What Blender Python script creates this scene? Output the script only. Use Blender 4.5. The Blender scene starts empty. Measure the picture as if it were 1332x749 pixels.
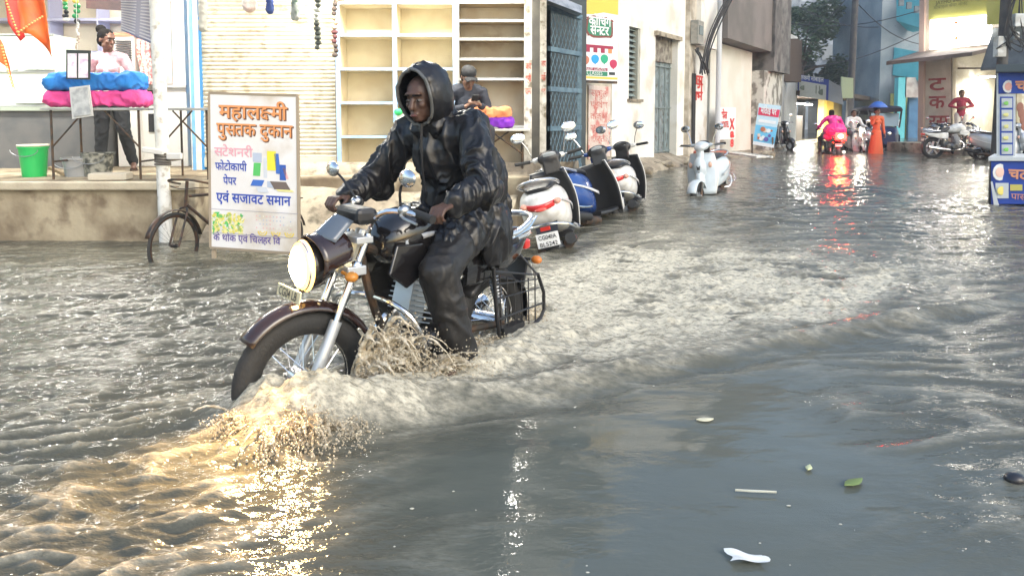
import bpy, bmesh, math, random
import numpy as np
from mathutils import Vector, Matrix, noise
random.seed(7)
R=math.radians
sc=bpy.context.scene
COL=sc.collection
# ---------------------------------------------------------------- camera geometry
FPX=950.0; PITCH=R(4.0); CAMZ=1.22; HOR=150.0
PY0=HOR+FPX*math.tan(PITCH)
def ray(px,py):
    x=(px-666)/FPX; y=-(py-PY0)/FPX
    return Vector((x, math.cos(PITCH)+y*math.sin(PITCH), -math.sin(PITCH)+y*math.cos(PITCH)))
def P(px,py,Y):
    d=ray(px,py); t=Y/d.y
    return Vector((d.x*t, Y, CAMZ+d.z*t))
def G(px,py,z=0.0):
    d=ray(px,py); t=(z-CAMZ)/d.z
    return Vector((d.x*t,d.y*t,z))
cam=bpy.data.cameras.new('camera'); co=bpy.data.objects.new('camera',cam); COL.objects.link(co)
cam.sensor_width=36; cam.lens=FPX/1332*36; cam.shift_y=-(374.5-PY0)/1332; cam.clip_end=1000; cam.clip_start=.05
co.location=(0,0,CAMZ); co.rotation_euler=(R(90)-PITCH,0,0); sc.camera=co
# ---------------------------------------------------------------- materials
def mat(name,c,rough=.6,metal=0,c2=None,sc1=6,bump=0,bsc=30,emit=None,es=0,spec=None,coat=0,trans=0,detail=4,lo=.4,hi=.6,c3=None,sc3=40,alpha=1):
    m=bpy.data.materials.new(name); m.use_nodes=True; nt=m.node_tree; b=nt.nodes['Principled BSDF']; N=nt.nodes; L=nt.links
    b.inputs['Base Color'].default_value=(*c,1); b.inputs['Roughness'].default_value=rough; b.inputs['Metallic'].default_value=metal
    if spec is not None: b.inputs['Specular IOR Level'].default_value=spec
    if coat: b.inputs['Coat Weight'].default_value=coat; b.inputs['Coat Roughness'].default_value=.08
    if trans: b.inputs['Transmission Weight'].default_value=trans
    if alpha<1: b.inputs['Alpha'].default_value=alpha
    if c2 or bump: tc=N.new('ShaderNodeTexCoord')
    def nz(s,d):
        n=N.new('ShaderNodeTexNoise'); n.inputs['Scale'].default_value=s; n.inputs['Detail'].default_value=d; L.new(tc.outputs['Object'],n.inputs['Vector']); return n
    def ramp(n,a,b_):
        r=N.new('ShaderNodeMapRange'); r.inputs['From Min'].default_value=a; r.inputs['From Max'].default_value=b_; L.new(n.outputs['Fac'],r.inputs['Value']); return r
    if c2:
        r=ramp(nz(sc1,detail),lo,hi); mx=N.new('ShaderNodeMix'); mx.data_type='RGBA'
        mx.inputs[6].default_value=(*c,1); mx.inputs[7].default_value=(*c2,1); L.new(r.outputs[0],mx.inputs[0]); out=mx.outputs[2]
        if c3:
            r=ramp(nz(sc3,6),.52,.66); m2=N.new('ShaderNodeMix'); m2.data_type='RGBA'; L.new(out,m2.inputs[6]); m2.inputs[7].default_value=(*c3,1); L.new(r.outputs[0],m2.inputs[0]); out=m2.outputs[2]
        L.new(out,b.inputs['Base Color'])
    if bump:
        bp=N.new('ShaderNodeBump'); bp.inputs['Strength'].default_value=min(1,bump); bp.inputs['Distance'].default_value=.01; L.new(nz(bsc,6).outputs['Fac'],bp.inputs['Height']); L.new(bp.outputs[0],b.inputs['Normal'])
    if emit: b.inputs['Emission Color'].default_value=(*emit,1); b.inputs['Emission Strength'].default_value=es
    return m
_mc={}
def flat(c,rough=.55,**k):
    key=(tuple(round(v,3) for v in c),rough,tuple(sorted((a,str(b)) for a,b in k.items())))
    if key not in _mc: _mc[key]=mat('paint_%d'%len(_mc),c,rough,**k)
    return _mc[key]
# ---------------------------------------------------------------- mesh builder
def basis(d):
    d=Vector(d).normalized(); a=Vector((0,0,1)) if abs(d.z)<.9 else Vector((1,0,0))
    u=d.cross(a).normalized(); return u,d.cross(u).normalized()
_txt={}
def text_mesh(s,bold=0.0):
    k=(s,bold)
    if k in _txt: return _txt[k]
    c=bpy.data.curves.new('t','FONT'); c.body=s; c.size=1; c.offset=bold; c.resolution_u=3
    o=bpy.data.objects.new('t',c); COL.objects.link(o); bpy.context.view_layer.update()
    me=o.evaluated_get(bpy.context.evaluated_depsgraph_get()).to_mesh()
    vs=[(v.co.x,v.co.y) for v in me.vertices]; fs=[tuple(p.vertices) for p in me.polygons]
    o.evaluated_get(bpy.context.evaluated_depsgraph_get()).to_mesh_clear()
    bpy.data.objects.remove(o); bpy.data.curves.remove(c)
    _txt[k]=(vs,fs); return _txt[k]
def ribbon(pts,w):
    vs=[];fs=[]
    for i,p in enumerate(pts):
        a=Vector(pts[max(0,i-1)]); b=Vector(pts[min(len(pts)-1,i+1)]); d=(b-a).normalized(); n=Vector((-d.y,d.x))*w/2
        vs+= [(p[0]+n.x,p[1]+n.y),(p[0]-n.x,p[1]-n.y)]
        if i: k=len(vs); fs.append((k-4,k-3,k-1,k-2))
    return vs,fs
def cut_right(vs,fs,x):
    bm=bmesh.new(); bv=[bm.verts.new((a,b,0)) for a,b in vs]
    for f in fs:
        try: bm.faces.new([bv[i] for i in f])
        except ValueError: pass
    bmesh.ops.bisect_plane(bm,geom=bm.verts[:]+bm.edges[:]+bm.faces[:],plane_co=(x,0,0),plane_no=(1,0,0),clear_outer=True)
    bm.verts.index_update(); r=([(v.co.x,v.co.y) for v in bm.verts],[tuple(v.index for v in f.verts) for f in bm.faces]); bm.free(); return r
def script_text(s,bold=0.0):
    """'`' before a letter asks for its half form, 'K' is the half ksha."""
    V=[];F=[];x=0.0
    def add(vs,fs,w):
        nonlocal x
        o=len(V); V.extend((a+x,b) for a,b in vs); F.extend(tuple(i+o for i in f) for f in fs); x+=w
    i=0; buf=''
    def flush():
        nonlocal buf
        if buf:
            t=buf.lstrip(' '); 
            for _ in range(len(buf)-len(t)): add([],[],.26)
            if t.strip():
                vs,fs=text_mesh(t.rstrip(' '),bold); add(vs,fs,max(a for a,b in vs)-(bold if bold else 0))
            for _ in range(len(t)-len(t.rstrip(' '))): add([],[],.26)
            buf=''
    while i<len(s):
        ch=s[i]
        if ch=='`':
            flush(); i+=1; vs,fs=text_mesh(s[i],bold); mx=max(a for a,b in vs)-bold-.075; vs,fs=cut_right(vs,fs,mx); add(vs,fs,mx)
        elif ch=='K':
            flush(); w=.06+2*bold
            for pts in ([(0,.6),(.5,.6)],[(.26,.6),(.26,.53),(.14,.5),(.07,.43),(.1,.36),(.2,.33),(.33,.36)],[(.2,.33),(.08,.28),(.04,.17),(.1,.07),(.22,.05),(.3,.11),(.28,.2),(.2,.2)],[(.26,.07),(.34,-.02)],[(.33,.36),(.42,.3),(.5,.3)]):
                vs,fs=ribbon(pts,w); add(vs,fs,0)
            x+=.5
        else: buf+=ch
        i+=1
    flush()
    return V,F,x
def full(o):
    m=o.matrix_basis.copy()
    while o.parent is not None: o=o.parent; m=o.matrix_basis@m
    return m
class MB:
    def __init__(s,T=None): s.v=[];s.f=[];s.m=[];s.T=T
    def add(s,vs,fs,m=0):
        o=len(s.v); 
        if s.T is not None: vs=[s.T@Vector(v) for v in vs]
        s.v.extend([tuple(v) for v in vs]); s.f.extend([tuple(i+o for i in f) for f in fs]); s.m.extend([m]*len(fs)); return s
    def box(s,c,d,rot=None,m=0):
        c=Vector(c); h=Vector(d)/2; vs=[]
        for z in(-1,1):
            for y in(-1,1):
                for x in(-1,1):
                    p=Vector((x*h.x,y*h.y,z*h.z)); 
                    if rot is not None: p=rot@p
                    vs.append(c+p)
        return s.add(vs,[(0,2,3,1),(4,5,7,6),(0,1,5,4),(2,6,7,3),(0,4,6,2),(1,3,7,5)],m)
    def bb(s,a,b,m=0):
        a=Vector(a);b=Vector(b); return s.box((a+b)/2,[abs(b[i]-a[i]) for i in range(3)],m=m)
    def bar(s,a,b,w,h=None,m=0,up=(0,0,1)):
        a=Vector(a);b=Vector(b);h=h or w; d=(b-a).normalized(); u=Vector(up)
        if abs(d.dot(u))>.95: u=Vector((1,0,0))
        x=d.cross(u).normalized(); z=x.cross(d); vs=[]
        for p in(a,b):
            for i,j in((-1,-1),(1,-1),(1,1),(-1,1)): vs.append(p+x*w/2*i+z*h/2*j)
        return s.add(vs,[(3,2,1,0),(4,5,6,7),(0,1,5,4),(1,2,6,5),(2,3,7,6),(3,0,4,7)],m)
    def loft(s,rings,cap=True,m=0,closed=False):
        n=len(rings[0]); vs=[p for r in rings for p in r]; fs=[]
        k=len(rings)
        for i in range(k if closed else k-1):
            for j in range(n):
                a=i*n+j;b=i*n+(j+1)%n; c=((i+1)%k)*n+(j+1)%n; d=((i+1)%k)*n+j; fs.append((a,b,c,d))
        if cap and not closed: fs.append(tuple(reversed(range(n)))); fs.append(tuple(range((k-1)*n,k*n)))
        return s.add(vs,fs,m)
    def cyl(s,a,b,r,r2=None,n=14,m=0,cap=True):
        a=Vector(a);b=Vector(b);r2=r if r2 is None else r2; u,v=basis(b-a)
        rg=[[p+(u*math.cos(2*math.pi*i/n)+v*math.sin(2*math.pi*i/n))*q for i in range(n)] for p,q in((a,r),(b,r2))]
        return s.loft(rg,cap,m)
    def tube(s,pts,r,n=8,m=0,smooth=0,closed=False):
        pts=[Vector(p) for p in pts]
        for _ in range(smooth):
            q=[pts[0]] if not closed else []
            rng=range(len(pts)-1) if not closed else range(len(pts))
            for i in rng:
                a,b=pts[i],pts[(i+1)%len(pts)]; q+=[a.lerp(b,.25),a.lerp(b,.75)]
            if not closed: q.append(pts[-1])
            pts=q
        rr=r if isinstance(r,(list,tuple)) else None
        u=None; rg=[]
        N=len(pts)
        for i,p in enumerate(pts):
            d=(pts[(i+1)%N]-pts[i-1]) if closed else (pts[min(N-1,i+1)]-pts[max(0,i-1)])
            d=d.normalized() if d.length>1e-9 else Vector((0,0,1))
            if u is None: u,_v=basis(d)
            u=(u-d*u.dot(d)); u=u.normalized() if u.length>1e-6 else basis(d)[0]
            v=d.cross(u); q=r if rr is None else rr[0]+(rr[1]-rr[0])*i/max(1,N-1)
            rg.append([p+(u*math.cos(2*math.pi*k/n)+v*math.sin(2*math.pi*k/n))*q for k in range(n)])
        return s.loft(rg,True,m,closed)
    def ell(s,c,r,rot=None,n=14,k=9,m=0):
        c=Vector(c); r=(r,r,r) if not hasattr(r,'__len__') else r; vs=[];fs=[]
        for i in range(1,k):
            t=math.pi*i/k
            for j in range(n):
                a=2*math.pi*j/n; p=Vector((r[0]*math.sin(t)*math.cos(a),r[1]*math.sin(t)*math.sin(a),r[2]*math.cos(t)))
                vs.append(c+(rot@p if rot is not None else p))
        tp=Vector((0,0,r[2])); bt=-tp
        if rot is not None: tp=rot@tp; bt=rot@bt
        vs+=[c+tp,c+bt]; T=len(vs)-2
        for i in range(k-2):
            for j in range(n): fs.append((i*n+j,(i+1)*n+j,(i+1)*n+(j+1)%n,i*n+(j+1)%n))
        for j in range(n): fs.append((T,j,(j+1)%n)); fs.append((T+1,(k-2)*n+(j+1)%n,(k-2)*n+j))
        return s.add(vs,fs,m)
    def cap(s,a,b,ra,rb=None,n=12,m=0):
        a=Vector(a);b=Vector(b);rb=ra if rb is None else rb; d=b-a
        if d.length<1e-5: return s.ell(a,ra,m=m)
        d.normalize(); u,v=basis(d); rg=[]
        for t in(-88,-60,-30,0): rg.append((a+d*ra*math.sin(R(t)),ra*math.cos(R(t))))
        for t in(0,30,60,88): rg.append((b+d*rb*math.sin(R(t)),rb*math.cos(R(t))))
        return s.loft([[p+(u*math.cos(2*math.pi*i/n)+v*math.sin(2*math.pi*i/n))*q for i in range(n)] for p,q in rg],True,m)
    def lathe(s,prof,c=(0,0,0),axis=(0,0,1),n=24,m=0,closed=False,cap=False):
        c=Vector(c); ax=Vector(axis).normalized(); u,v=basis(ax)
        rg=[[c+ax*h+(u*math.cos(2*math.pi*i/n)+v*math.sin(2*math.pi*i/n))*r for i in range(n)] for r,h in prof]
        return s.loft(rg,cap,m,closed)
    def torus(s,c,axis,Rr,r,n=32,k=8,m=0,sy=1):
        return s.lathe([(Rr+r*math.cos(2*math.pi*i/k),r*sy*math.sin(2*math.pi*i/k)) for i in range(k)],c,axis,n,m,closed=True)
    def quad(s,a,b,c,d,m=0): return s.add([a,b,c,d],[(0,1,2,3)],m)
    def slab(s,pts,thick,m=0):
        """closed plate: polygon pts (in order) thickened along thick vector"""
        n=len(pts); t=Vector(thick); vs=[Vector(p) for p in pts]+[Vector(p)+t for p in pts]
        fs=[tuple(reversed(range(n))),tuple(range(n,2*n))]+[(i,(i+1)%n,n+(i+1)%n,n+i) for i in range(n)]
        return s.add(vs,fs,m)
    def grid(s,fn,nu,nv,m=0):
        vs=[fn(i/nu,j/nv) for j in range(nv+1) for i in range(nu+1)]
        return s.add(vs,[(j*(nu+1)+i,j*(nu+1)+i+1,(j+1)*(nu+1)+i+1,(j+1)*(nu+1)+i) for j in range(nv) for i in range(nu)],m)
    def text(s,t,o,u,v,size,m=0,bold=0.0,width=None,center=False,sy=1.0):
        V,F,w=script_text(t,bold); o=Vector(o);u=Vector(u).normalized();v=Vector(v).normalized()
        kx=size; 
        if width: kx=width/w
        if center: o=o-u*w*kx/2
        return s.add([o+u*a*kx+v*b*size*sy for a,b in V],F,m)
    def build(s,name,ms,parent=None,smooth=False,bevel=0,world=False,sharp=35,solid=0,subd=0):
        me=bpy.data.meshes.new(name); vs=s.v
        if world and parent is not None:
            inv=full(parent).inverted(); vs=[tuple(inv@Vector(v)) for v in vs]
        me.from_pydata(vs,[],s.f); me.validate(); 
        if not isinstance(ms,(list,tuple)): ms=[ms]
        for q in ms: me.materials.append(q)
        if len(ms)>1 and len(me.polygons)==len(s.m): me.polygons.foreach_set('material_index',s.m)
        if smooth:
            me.polygons.foreach_set('use_smooth',[True]*len(me.polygons)); me.set_sharp_from_angle(angle=R(sharp))
        me.update()
        o=bpy.data.objects.new(name,me); COL.objects.link(o); o.parent=parent
        if bevel: b=o.modifiers.new('b','BEVEL'); b.width=bevel; b.segments=2; b.limit_method='ANGLE'; b.angle_limit=R(40)
        if solid: b=o.modifiers.new('s','SOLIDIFY'); b.thickness=solid; b.offset=0
        if subd: b=o.modifiers.new('u','SUBSURF'); b.levels=subd; b.render_levels=subd
        return o
    def voxel(s,name,m,parent=None,size=.01,smooth=3,wr=0,wsc=10,disp=None,world=False,wdir=None):
        me=bpy.data.meshes.new('tmp'); me.from_pydata(s.v,[],s.f)
        o=bpy.data.objects.new('tmp',me); COL.objects.link(o)
        r=o.modifiers.new('r','REMESH'); r.mode='VOXEL'; r.voxel_size=size; r.use_smooth_shade=True
        if smooth: q=o.modifiers.new('q','SMOOTH'); q.factor=.5; q.iterations=smooth
        bpy.context.view_layer.update(); dg=bpy.context.evaluated_depsgraph_get()
        nm=bpy.data.meshes.new_from_object(o.evaluated_get(dg)); nm.name=name
        bpy.data.objects.remove(o); bpy.data.meshes.remove(me)
        if wr or disp:
            nr=[v.normal.copy() for v in nm.vertices]
            for v,n in zip(nm.vertices,nr):
                p=v.co.copy(); d=0
                if wr:
                    q=p*wsc
                    if wdir is not None: q=Vector((q.x*wdir[0],q.y*wdir[1],q.z*wdir[2]))
                    q=q+noise.noise_vector(q*.6)*.9
                    d=wr*((1-abs(noise.noise(q)))**3*1.6-.8+.5*(1-abs(noise.noise(q*2.3)))**2-.3)
                if disp: d+=disp(p,n)
                v.co=p+n*d
        if world and parent is not None: nm.transform(full(parent).inverted())
        nm.materials.clear(); nm.materials.append(m)
        nm.polygons.foreach_set('use_smooth',[True]*len(nm.polygons)); nm.update()
        o=bpy.data.objects.new(name,nm); COL.objects.link(o); o.parent=parent; return o
def tag(o,label=None,cat=None,group=None,kind=None):
    if label: o['label']=label
    if cat: o['category']=cat
    if group: o['group']=group
    if kind: o['kind']=kind
    return o
def thing(name,label,cat,loc=(0,0,0),rz=0,group=None,rot=None):
    o=bpy.data.objects.new(name,None); COL.objects.link(o); o.empty_display_size=.1
    o.location=loc; o.rotation_euler=rot if rot else (0,0,rz); bpy.context.view_layer.update()
    o.matrix_basis=o.matrix_basis  # settle
    return tag(o,label,cat,group)
def copy_tree(o,parent=None):
    c=o.copy(); COL.objects.link(c); c.parent=parent
    for ch in [x for x in bpy.data.objects if x.parent==o]: copy_tree(ch,c)
    return c
def se_ring(x,cy,zl,zh,hw,n=24,e=2.6,axis='x'):
    """super-ellipse ring at station x: half width hw, z from zl to zh"""
    out=[]; cz=(zl+zh)/2; hz=(zh-zl)/2
    for i in range(n):
        t=2*math.pi*i/n; c=math.cos(t); s_=math.sin(t)
        y=cy+hw*math.copysign(abs(c)**(2/e),c); z=cz+hz*math.copysign(abs(s_)**(2/e),s_)
        out.append(Vector((x,y,z)))
    return out
def perlin(x,y,seed=0):
    rng=np.random.RandomState(seed); perm=rng.permutation(256); perm=np.concatenate([perm,perm]); ang=rng.rand(256)*2*np.pi
    xi=np.floor(x).astype(int); yi=np.floor(y).astype(int); xf=x-xi; yf=y-yi; xi&=255; yi&=255
    def g(a,b,dx,dy):
        h=ang[perm[perm[a&255]+(b&255)]]; return np.cos(h)*dx+np.sin(h)*dy
    u=xf**3*(xf*(xf*6-15)+10); v=yf**3*(yf*(yf*6-15)+10)
    a=g(xi,yi,xf,yf); b=g(xi+1,yi,xf-1,yf); c=g(xi,yi+1,xf,yf-1); d=g(xi+1,yi+1,xf-1,yf-1)
    return (a+(b-a)*u)+((c+(d-c)*u)-(a+(b-a)*u))*v
# ================================================================ shared materials
chrome=mat('chrome',(.75,.75,.76),.15,1)
steel=mat('steel',(.45,.46,.47),.35,1,bump=.1)
blackp=mat('black_plastic',(.018,.018,.02),.4,bump=.08,bsc=60)
blackg=mat('black_gloss',(.012,.011,.012),.12,coat=.6)
maroong=mat('maroon_gloss',(.022,.01,.009),.15,coat=.6)
rubber=mat('rubber',(.02,.02,.02),.75,bump=.3,bsc=80)
whitep=mat('white_paint',(.72,.72,.7),.3,c2=(.55,.54,.5),sc1=9,coat=.3)
silverp=mat('silver_paint',(.5,.52,.54),.3,.5)
bluep=mat('blue_paint',(.01,.05,.22),.25,coat=.4)
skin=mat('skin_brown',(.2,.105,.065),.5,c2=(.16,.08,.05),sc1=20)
skin2=mat('skin_dark',(.13,.065,.045),.5)
hairm=mat('hair_black',(.01,.009,.009),.85,bump=.2,bsc=120,spec=.05)
concrete=mat('stained_concrete',(.42,.37,.28),.85,c2=(.26,.22,.16),sc1=3,bump=.8,bsc=25,c3=(.14,.12,.09),sc3=5)
cream=mat('cream_plaster',(.7,.64,.48),.8,c2=(.62,.55,.4),sc1=2,bump=.15)
white_pl=mat('white_plaster',(.78,.77,.73),.85,c2=(.7,.68,.61),sc1=1.0,bump=.3,bsc=15,c3=(.58,.54,.46),sc3=1.6)
dark_metal=mat('dark_metal',(.05,.045,.04),.6,.5,c2=(.12,.07,.04),sc1=12)
wood=mat('weathered_wood',(.35,.27,.17),.7,c2=(.24,.17,.1),sc1=8,bump=.3)
tubem=mat('tube_glow',(1,1,1),.5,emit=(1,.95,.86),es=60)
# ================================================================ wheels
def wheel(parent,name,c,Rr,w,tyre_m,rim_m,spokes='wire',steer=None):
    c=Vector(c); T=steer
    def mb(): return MB(T)
    ax=(0,1,0)
    root=mb().lathe([(Rr-.11,0),(Rr-.1,-w*.35),(Rr-.05,-w*.5),(Rr-.015,-w*.4),(Rr,-w*.12),(Rr,w*.12),(Rr-.015,w*.4),(Rr-.05,w*.5),(Rr-.1,w*.35)] if w>.06 else [(Rr-w,0),(Rr-w*.5,-w*.5),(Rr,0),(Rr-w*.5,w*.5)],c,ax,40,closed=True).build(name,tyre_m,parent,smooth=True,sharp=60)
    r=mb(); ri=Rr-.095 if w>.06 else Rr-w
    r.lathe([(ri,-w*.33),(ri+.012,-w*.36),(ri+.012,w*.36),(ri,w*.33),(ri-.012,w*.15),(ri-.012,-w*.15)],c,ax,40,closed=True)
    r.cyl(c-Vector((0,w*.8,0)),c+Vector((0,w*.8,0)),.05 if w>.06 else .02,n=16); r.cyl(c-Vector((0,w*1.3,0)),c+Vector((0,w*1.3,0)),.012,n=8)
    if spokes=='wire':
        for i in range(32):
            a=2*math.pi*i/32; b=a+(.5 if i%2 else -.5); s_=(1 if i%4<2 else -1)
            r.cyl(c+Vector((.045*math.cos(b),s_*w*.6,.045*math.sin(b))) if w>.06 else c+Vector((.018*math.cos(b),s_*w*.6,.018*math.sin(b))),c+Vector((ri*math.cos(a),0,ri*math.sin(a))),.002 if w>.06 else .0012,n=4)
    else:
        for i in range(spokes):
            a=2*math.pi*i/spokes+.3
            r.bar(c,c+Vector((ri*math.cos(a),0,ri*math.sin(a))),.035,.03,up=(0,1,0))
    r.build('rim',rim_m,root,smooth=True)
    return root
# ================================================================ motorcycle (x forward, y left, z up from the road, front axle over the origin)
def motorcycle(label,loc,rz,group=None,steer=0,col=blackg,fend=maroong,lit=False,rimm=chrome,spokes='wire',lean=0,full=True,plate='CG04',front='CG04 LB'):
    root=thing('motorcycle',label,'motorcycle',loc,rz,group,rot=(lean,0,rz))
    piv=Vector((-.3,0,0)); S=Matrix.Translation(piv)@Matrix.Rotation(steer,4,'Z')@Matrix.Translation(-piv)
    wheel(root,'front_wheel',(0,0,.305),.305,.085,rubber,rimm,spokes,S)
    wheel(root,'rear_wheel',(-1.27,0,.305),.305,.1,rubber,rimm,spokes)
    def arc_fender(cx,a0,a1,rr,hw,T,m,name):
        mb=MB(T)
        def fn(u,v):
            a=R(a0+(a1-a0)*u); t=(v-.5)*2; k=rr-.035*abs(t)**2.5
            taper=1-.35*max(0,(u-.75))*4*.5
            return Vector((cx+k*math.cos(a),hw*t*taper,.305+k*math.sin(a)))
        mb.grid(fn,24,8); mb.bb((0,0,0),(0,0,0)) if 0 else None
        return mb.build(name,m,root,smooth=True,solid=.006,sharp=80)
    arc_fender(0,40,150,.345,.068,S,fend,'front_fender')
    arc_fender(-1.27,35,205,.36,.08,None,blackp,'rear_fender')
    for sgn in(-1,1):
        y=.085*sgn; m=MB(S); m.cyl((0,y,.305),(-.115,y,.56),.026,n=12); m.build('fork_leg',silverp,root,smooth=True)
        m=MB(S); m.cyl((-.11,y,.55),(-.275,y,.92),.017,n=12); m.ell((-.215,y,.78),(.03,.028,.035)); m.build('fork_tube',chrome,root,smooth=True)
    m=MB(S); m.box((-.24,0,.9),(.08,.24,.03)); m.box((-.2,0,.77),(.09,.24,.04)); m.cyl((-.2,0,.72),(-.29,0,.93),.03)
    m.build('fork_bridge',silverp,root,bevel=.005)
    # headlight shell, lens, cowl, screen
    hx=.0; m=MB(S); m.lathe([(.03,-.14),(.07,-.115),(.095,-.06),(.102,-.01),(.096,.002)],(hx,0,.80),(1,0,0),28,cap=False); m.build('headlight_shell',blackg,root,smooth=True)
    m=MB(S); m.lathe([(.097,-.012),(.107,-.004),(.104,.008),(.094,.004)],(hx,0,.80),(1,0,0),28,closed=True); m.build('headlight_bezel',chrome,root,smooth=True)
    m=MB(S); m.lathe([(.0001,.05),(.03,.045),(.06,.031),(.085,.010),(.096,-.01)],(hx,0,.80),(1,0,0),28); m.build('headlight',mat('headlight_glow',(1,.95,.8),.1,emit=(1,.78,.4),es=38) if lit else mat('headlight_glass',(.7,.72,.74),.08,.3),root,smooth=True)
    if lit: m=MB(S); m.lathe([(.087,.016),(.102,.008),(.112,-.012),(.100,-.02)],(hx,0,.80),(1,0,0),28,closed=True); m.build('halo_ring',mat('halo_glow',(1,.7,.3),.2,emit=(1,.55,.12),es=1.6),root,smooth=True)  # added glowing ring, paints the lamp's warm halo round the lens
    def cowl(u,v):
        a=R(-112+224*u); t=v; rr=.114-.018*t; 
        return Vector((-.02-.14*t-.03*abs(math.sin(a))**2,math.sin(a)*rr*1.08,.80+.012+math.cos(a)*rr+.04*t))
    MB(S).grid(cowl,20,6).build('headlight_cowl',fend,root,smooth=True,solid=.006,sharp=80)
    def scr(u,v):
        t=(u-.5)*2; return Vector((-.06-.10*v-.05*t*t,.10*t*(1-.25*v),.93+.08*v-.03*t*t))
    MB(S).grid(scr,10,6).build('windscreen',mat('smoked_screen',(.09,.11,.14),.15,.0,coat=.5),root,smooth=True,solid=.004,sharp=80)
    m=MB(S); m.slab([(.06,-.12,.665),(.06,.12,.665),(.05,.12,.715),(.05,-.12,.715)],(.006,0,0)); pl=m.build('number_plate',flat((.7,.62,.4) if lit else (.75,.75,.72)),root,bevel=.002)
    m=MB(S); m.text(front,(.068,0,.675),(0,1,0),(-.22,0,1),.05,bold=.01,center=True); m.build('lettering',blackp,pl)
    m=MB(S); m.bar((-.1,0,.72),(.05,0,.685),.03,.02); m.build('plate_bracket',blackp,root)
    # handlebar, grips, levers, mirrors
    m=MB(S); m.tube([(-.42,.36,1.0),(-.40,.25,1.02),(-.31,.15,1.03),(-.28,.06,.96),(-.28,-.06,.96),(-.31,-.15,1.03),(-.40,-.25,1.02),(-.42,-.36,1.0)],.012,smooth=2); hb=m.build('handlebar',chrome,root,smooth=True)
    for sgn in(-1,1):
        m=MB(S); m.cyl((-.405,.24*sgn,1.02),(-.425,.37*sgn,1.0),.019,n=12); m.build('grip',rubber,hb,smooth=True)
        m=MB(S); m.tube([(-.37,.22*sgn,1.02),(-.33,.26*sgn,1.01),(-.34,.38*sgn,.99)],.006,smooth=1); m.ell((-.375,.22*sgn,1.03),(.03,.025,.025)); m.build('brake_lever',steel,hb,smooth=True)
        m=MB(S); m.tube([(-.37,.2*sgn,1.03),(-.33,.26*sgn,1.13),(-.32,.33*sgn,1.17)],.006,smooth=1); mi=m.build('mirror',blackp,hb,smooth=True)
        m=MB(S); m.ell((-.315,.35*sgn,1.18),(.02,.06,.038)); m.build('mirror_head',chrome,mi,smooth=True)
        m=MB(S); m.cyl((-.14,.1*sgn,.77),(-.14,.16*sgn,.765),.008); m.ell((-.14,.185*sgn,.765),(.028,.032,.022)); m.build('indicator',flat((.5,.2,.03),.2),root,smooth=True)
    m=MB(S); m.box((-.26,0,1.0),(.1,.22,.07)); m.build('instrument_cluster',blackp,root,bevel=.02)
    # tank
    st=[(-.36,.05,.80,.88),(-.40,.10,.76,.95),(-.48,.135,.74,1.0),(-.58,.145,.735,1.01),(-.68,.13,.735,.985),(-.76,.1,.74,.93),(-.84,.07,.745,.88),(-.87,.04,.76,.85)]
    m=MB(); m.loft([se_ring(x,0,a,b,h,28,2.5) for x,h,a,b in st]); tk=m.build('fuel_tank',col,root,smooth=True,sharp=60)
    m=MB(); m.cyl((-.56,0,1.0),(-.56,0,1.025),.032); m.build('fuel_cap',chrome,tk,smooth=True)
    for sgn in(-1,1):
        m=MB(); 
        def dec(u,v,s_=sgn): x=-.44-.28*u; return Vector((x,s_*(.148-.03*abs(u-.5)*2),.85+.035*math.sin(u*3)+.035*(v-.5)*(1-u*.7)))
        m.grid(dec,10,2); m.build('stripe',flat((.45,.47,.5),.3),tk,smooth=True,solid=.004)
        # shroud
        m=MB(); m.slab([(-.36,sgn*.13,.86),(-.30,sgn*.14,.74),(-.40,sgn*.15,.66),(-.58,sgn*.13,.72),(-.52,sgn*.145,.85)],(0,sgn*.015,0)); m.build('tank_shroud',col,root,bevel=.006)
    st=[(-.80,.08,.84,.90),(-.86,.115,.80,.885),(-1.0,.135,.785,.87),(-1.15,.13,.79,.89),(-1.3,.12,.80,.915),(-1.45,.1,.82,.92),(-1.52,.07,.84,.91)]
    MB().loft([se_ring(x,0,a,b,h,24,3) for x,h,a,b in st]).build('seat',mat('seat_vinyl',(.02,.02,.022),.35,bump=.3,bsc=90),root,smooth=True,sharp=60)
    for sgn in(-1,1):
        m=MB(); m.loft([[Vector((x,sgn*(y+dy),z+dz)) for dy,dz in((-.012,-h),(.012,-h*.8),(.02,0),(.012,h*.8),(-.012,h))] for x,y,z,h in((-.86,.12,.66,.09),(-1.0,.13,.69,.1),(-1.2,.135,.75,.07),(-1.42,.11,.82,.045),(-1.6,.05,.87,.025))]); m.build('side_panel',col,root,smooth=True)
        m=MB(); m.slab([(-1.05,sgn*.155,.74),(-1.4,sgn*.135,.80),(-1.55,sgn*.09,.86),(-1.2,sgn*.15,.77)],(0,sgn*.008,0)); m.build('side_trim',flat((.25,.36,.5),.25),root)
        m=MB(); m.cyl((-1.22,sgn*.13,.34),(-1.1,sgn*.13,.70),.015)
        for i in range(9):
            t=.3+i*.07; p=Vector((-1.22,sgn*.13,.34)).lerp(Vector((-1.1,sgn*.13,.70)),t); m.torus(p,(.12,0,.36),.027,.006,14,6)
        m.build('shock_absorber',steel,root,smooth=True)
    m=MB(); m.tube([(-1.12,.15,.87),(-1.35,.155,.93),(-1.58,.13,.99),(-1.68,0,1.0),(-1.58,-.13,.99),(-1.35,-.155,.93),(-1.12,-.15,.87)],.016,n=10,smooth=2); m.tube([(-1.35,.15,.9),(-1.6,.11,.9),(-1.66,0,.91),(-1.6,-.11,.9),(-1.35,-.15,.9)],.011,smooth=2); m.build('grab_rail',mat('rail_silver',(.6,.61,.63),.22,.8),root,smooth=True)
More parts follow.
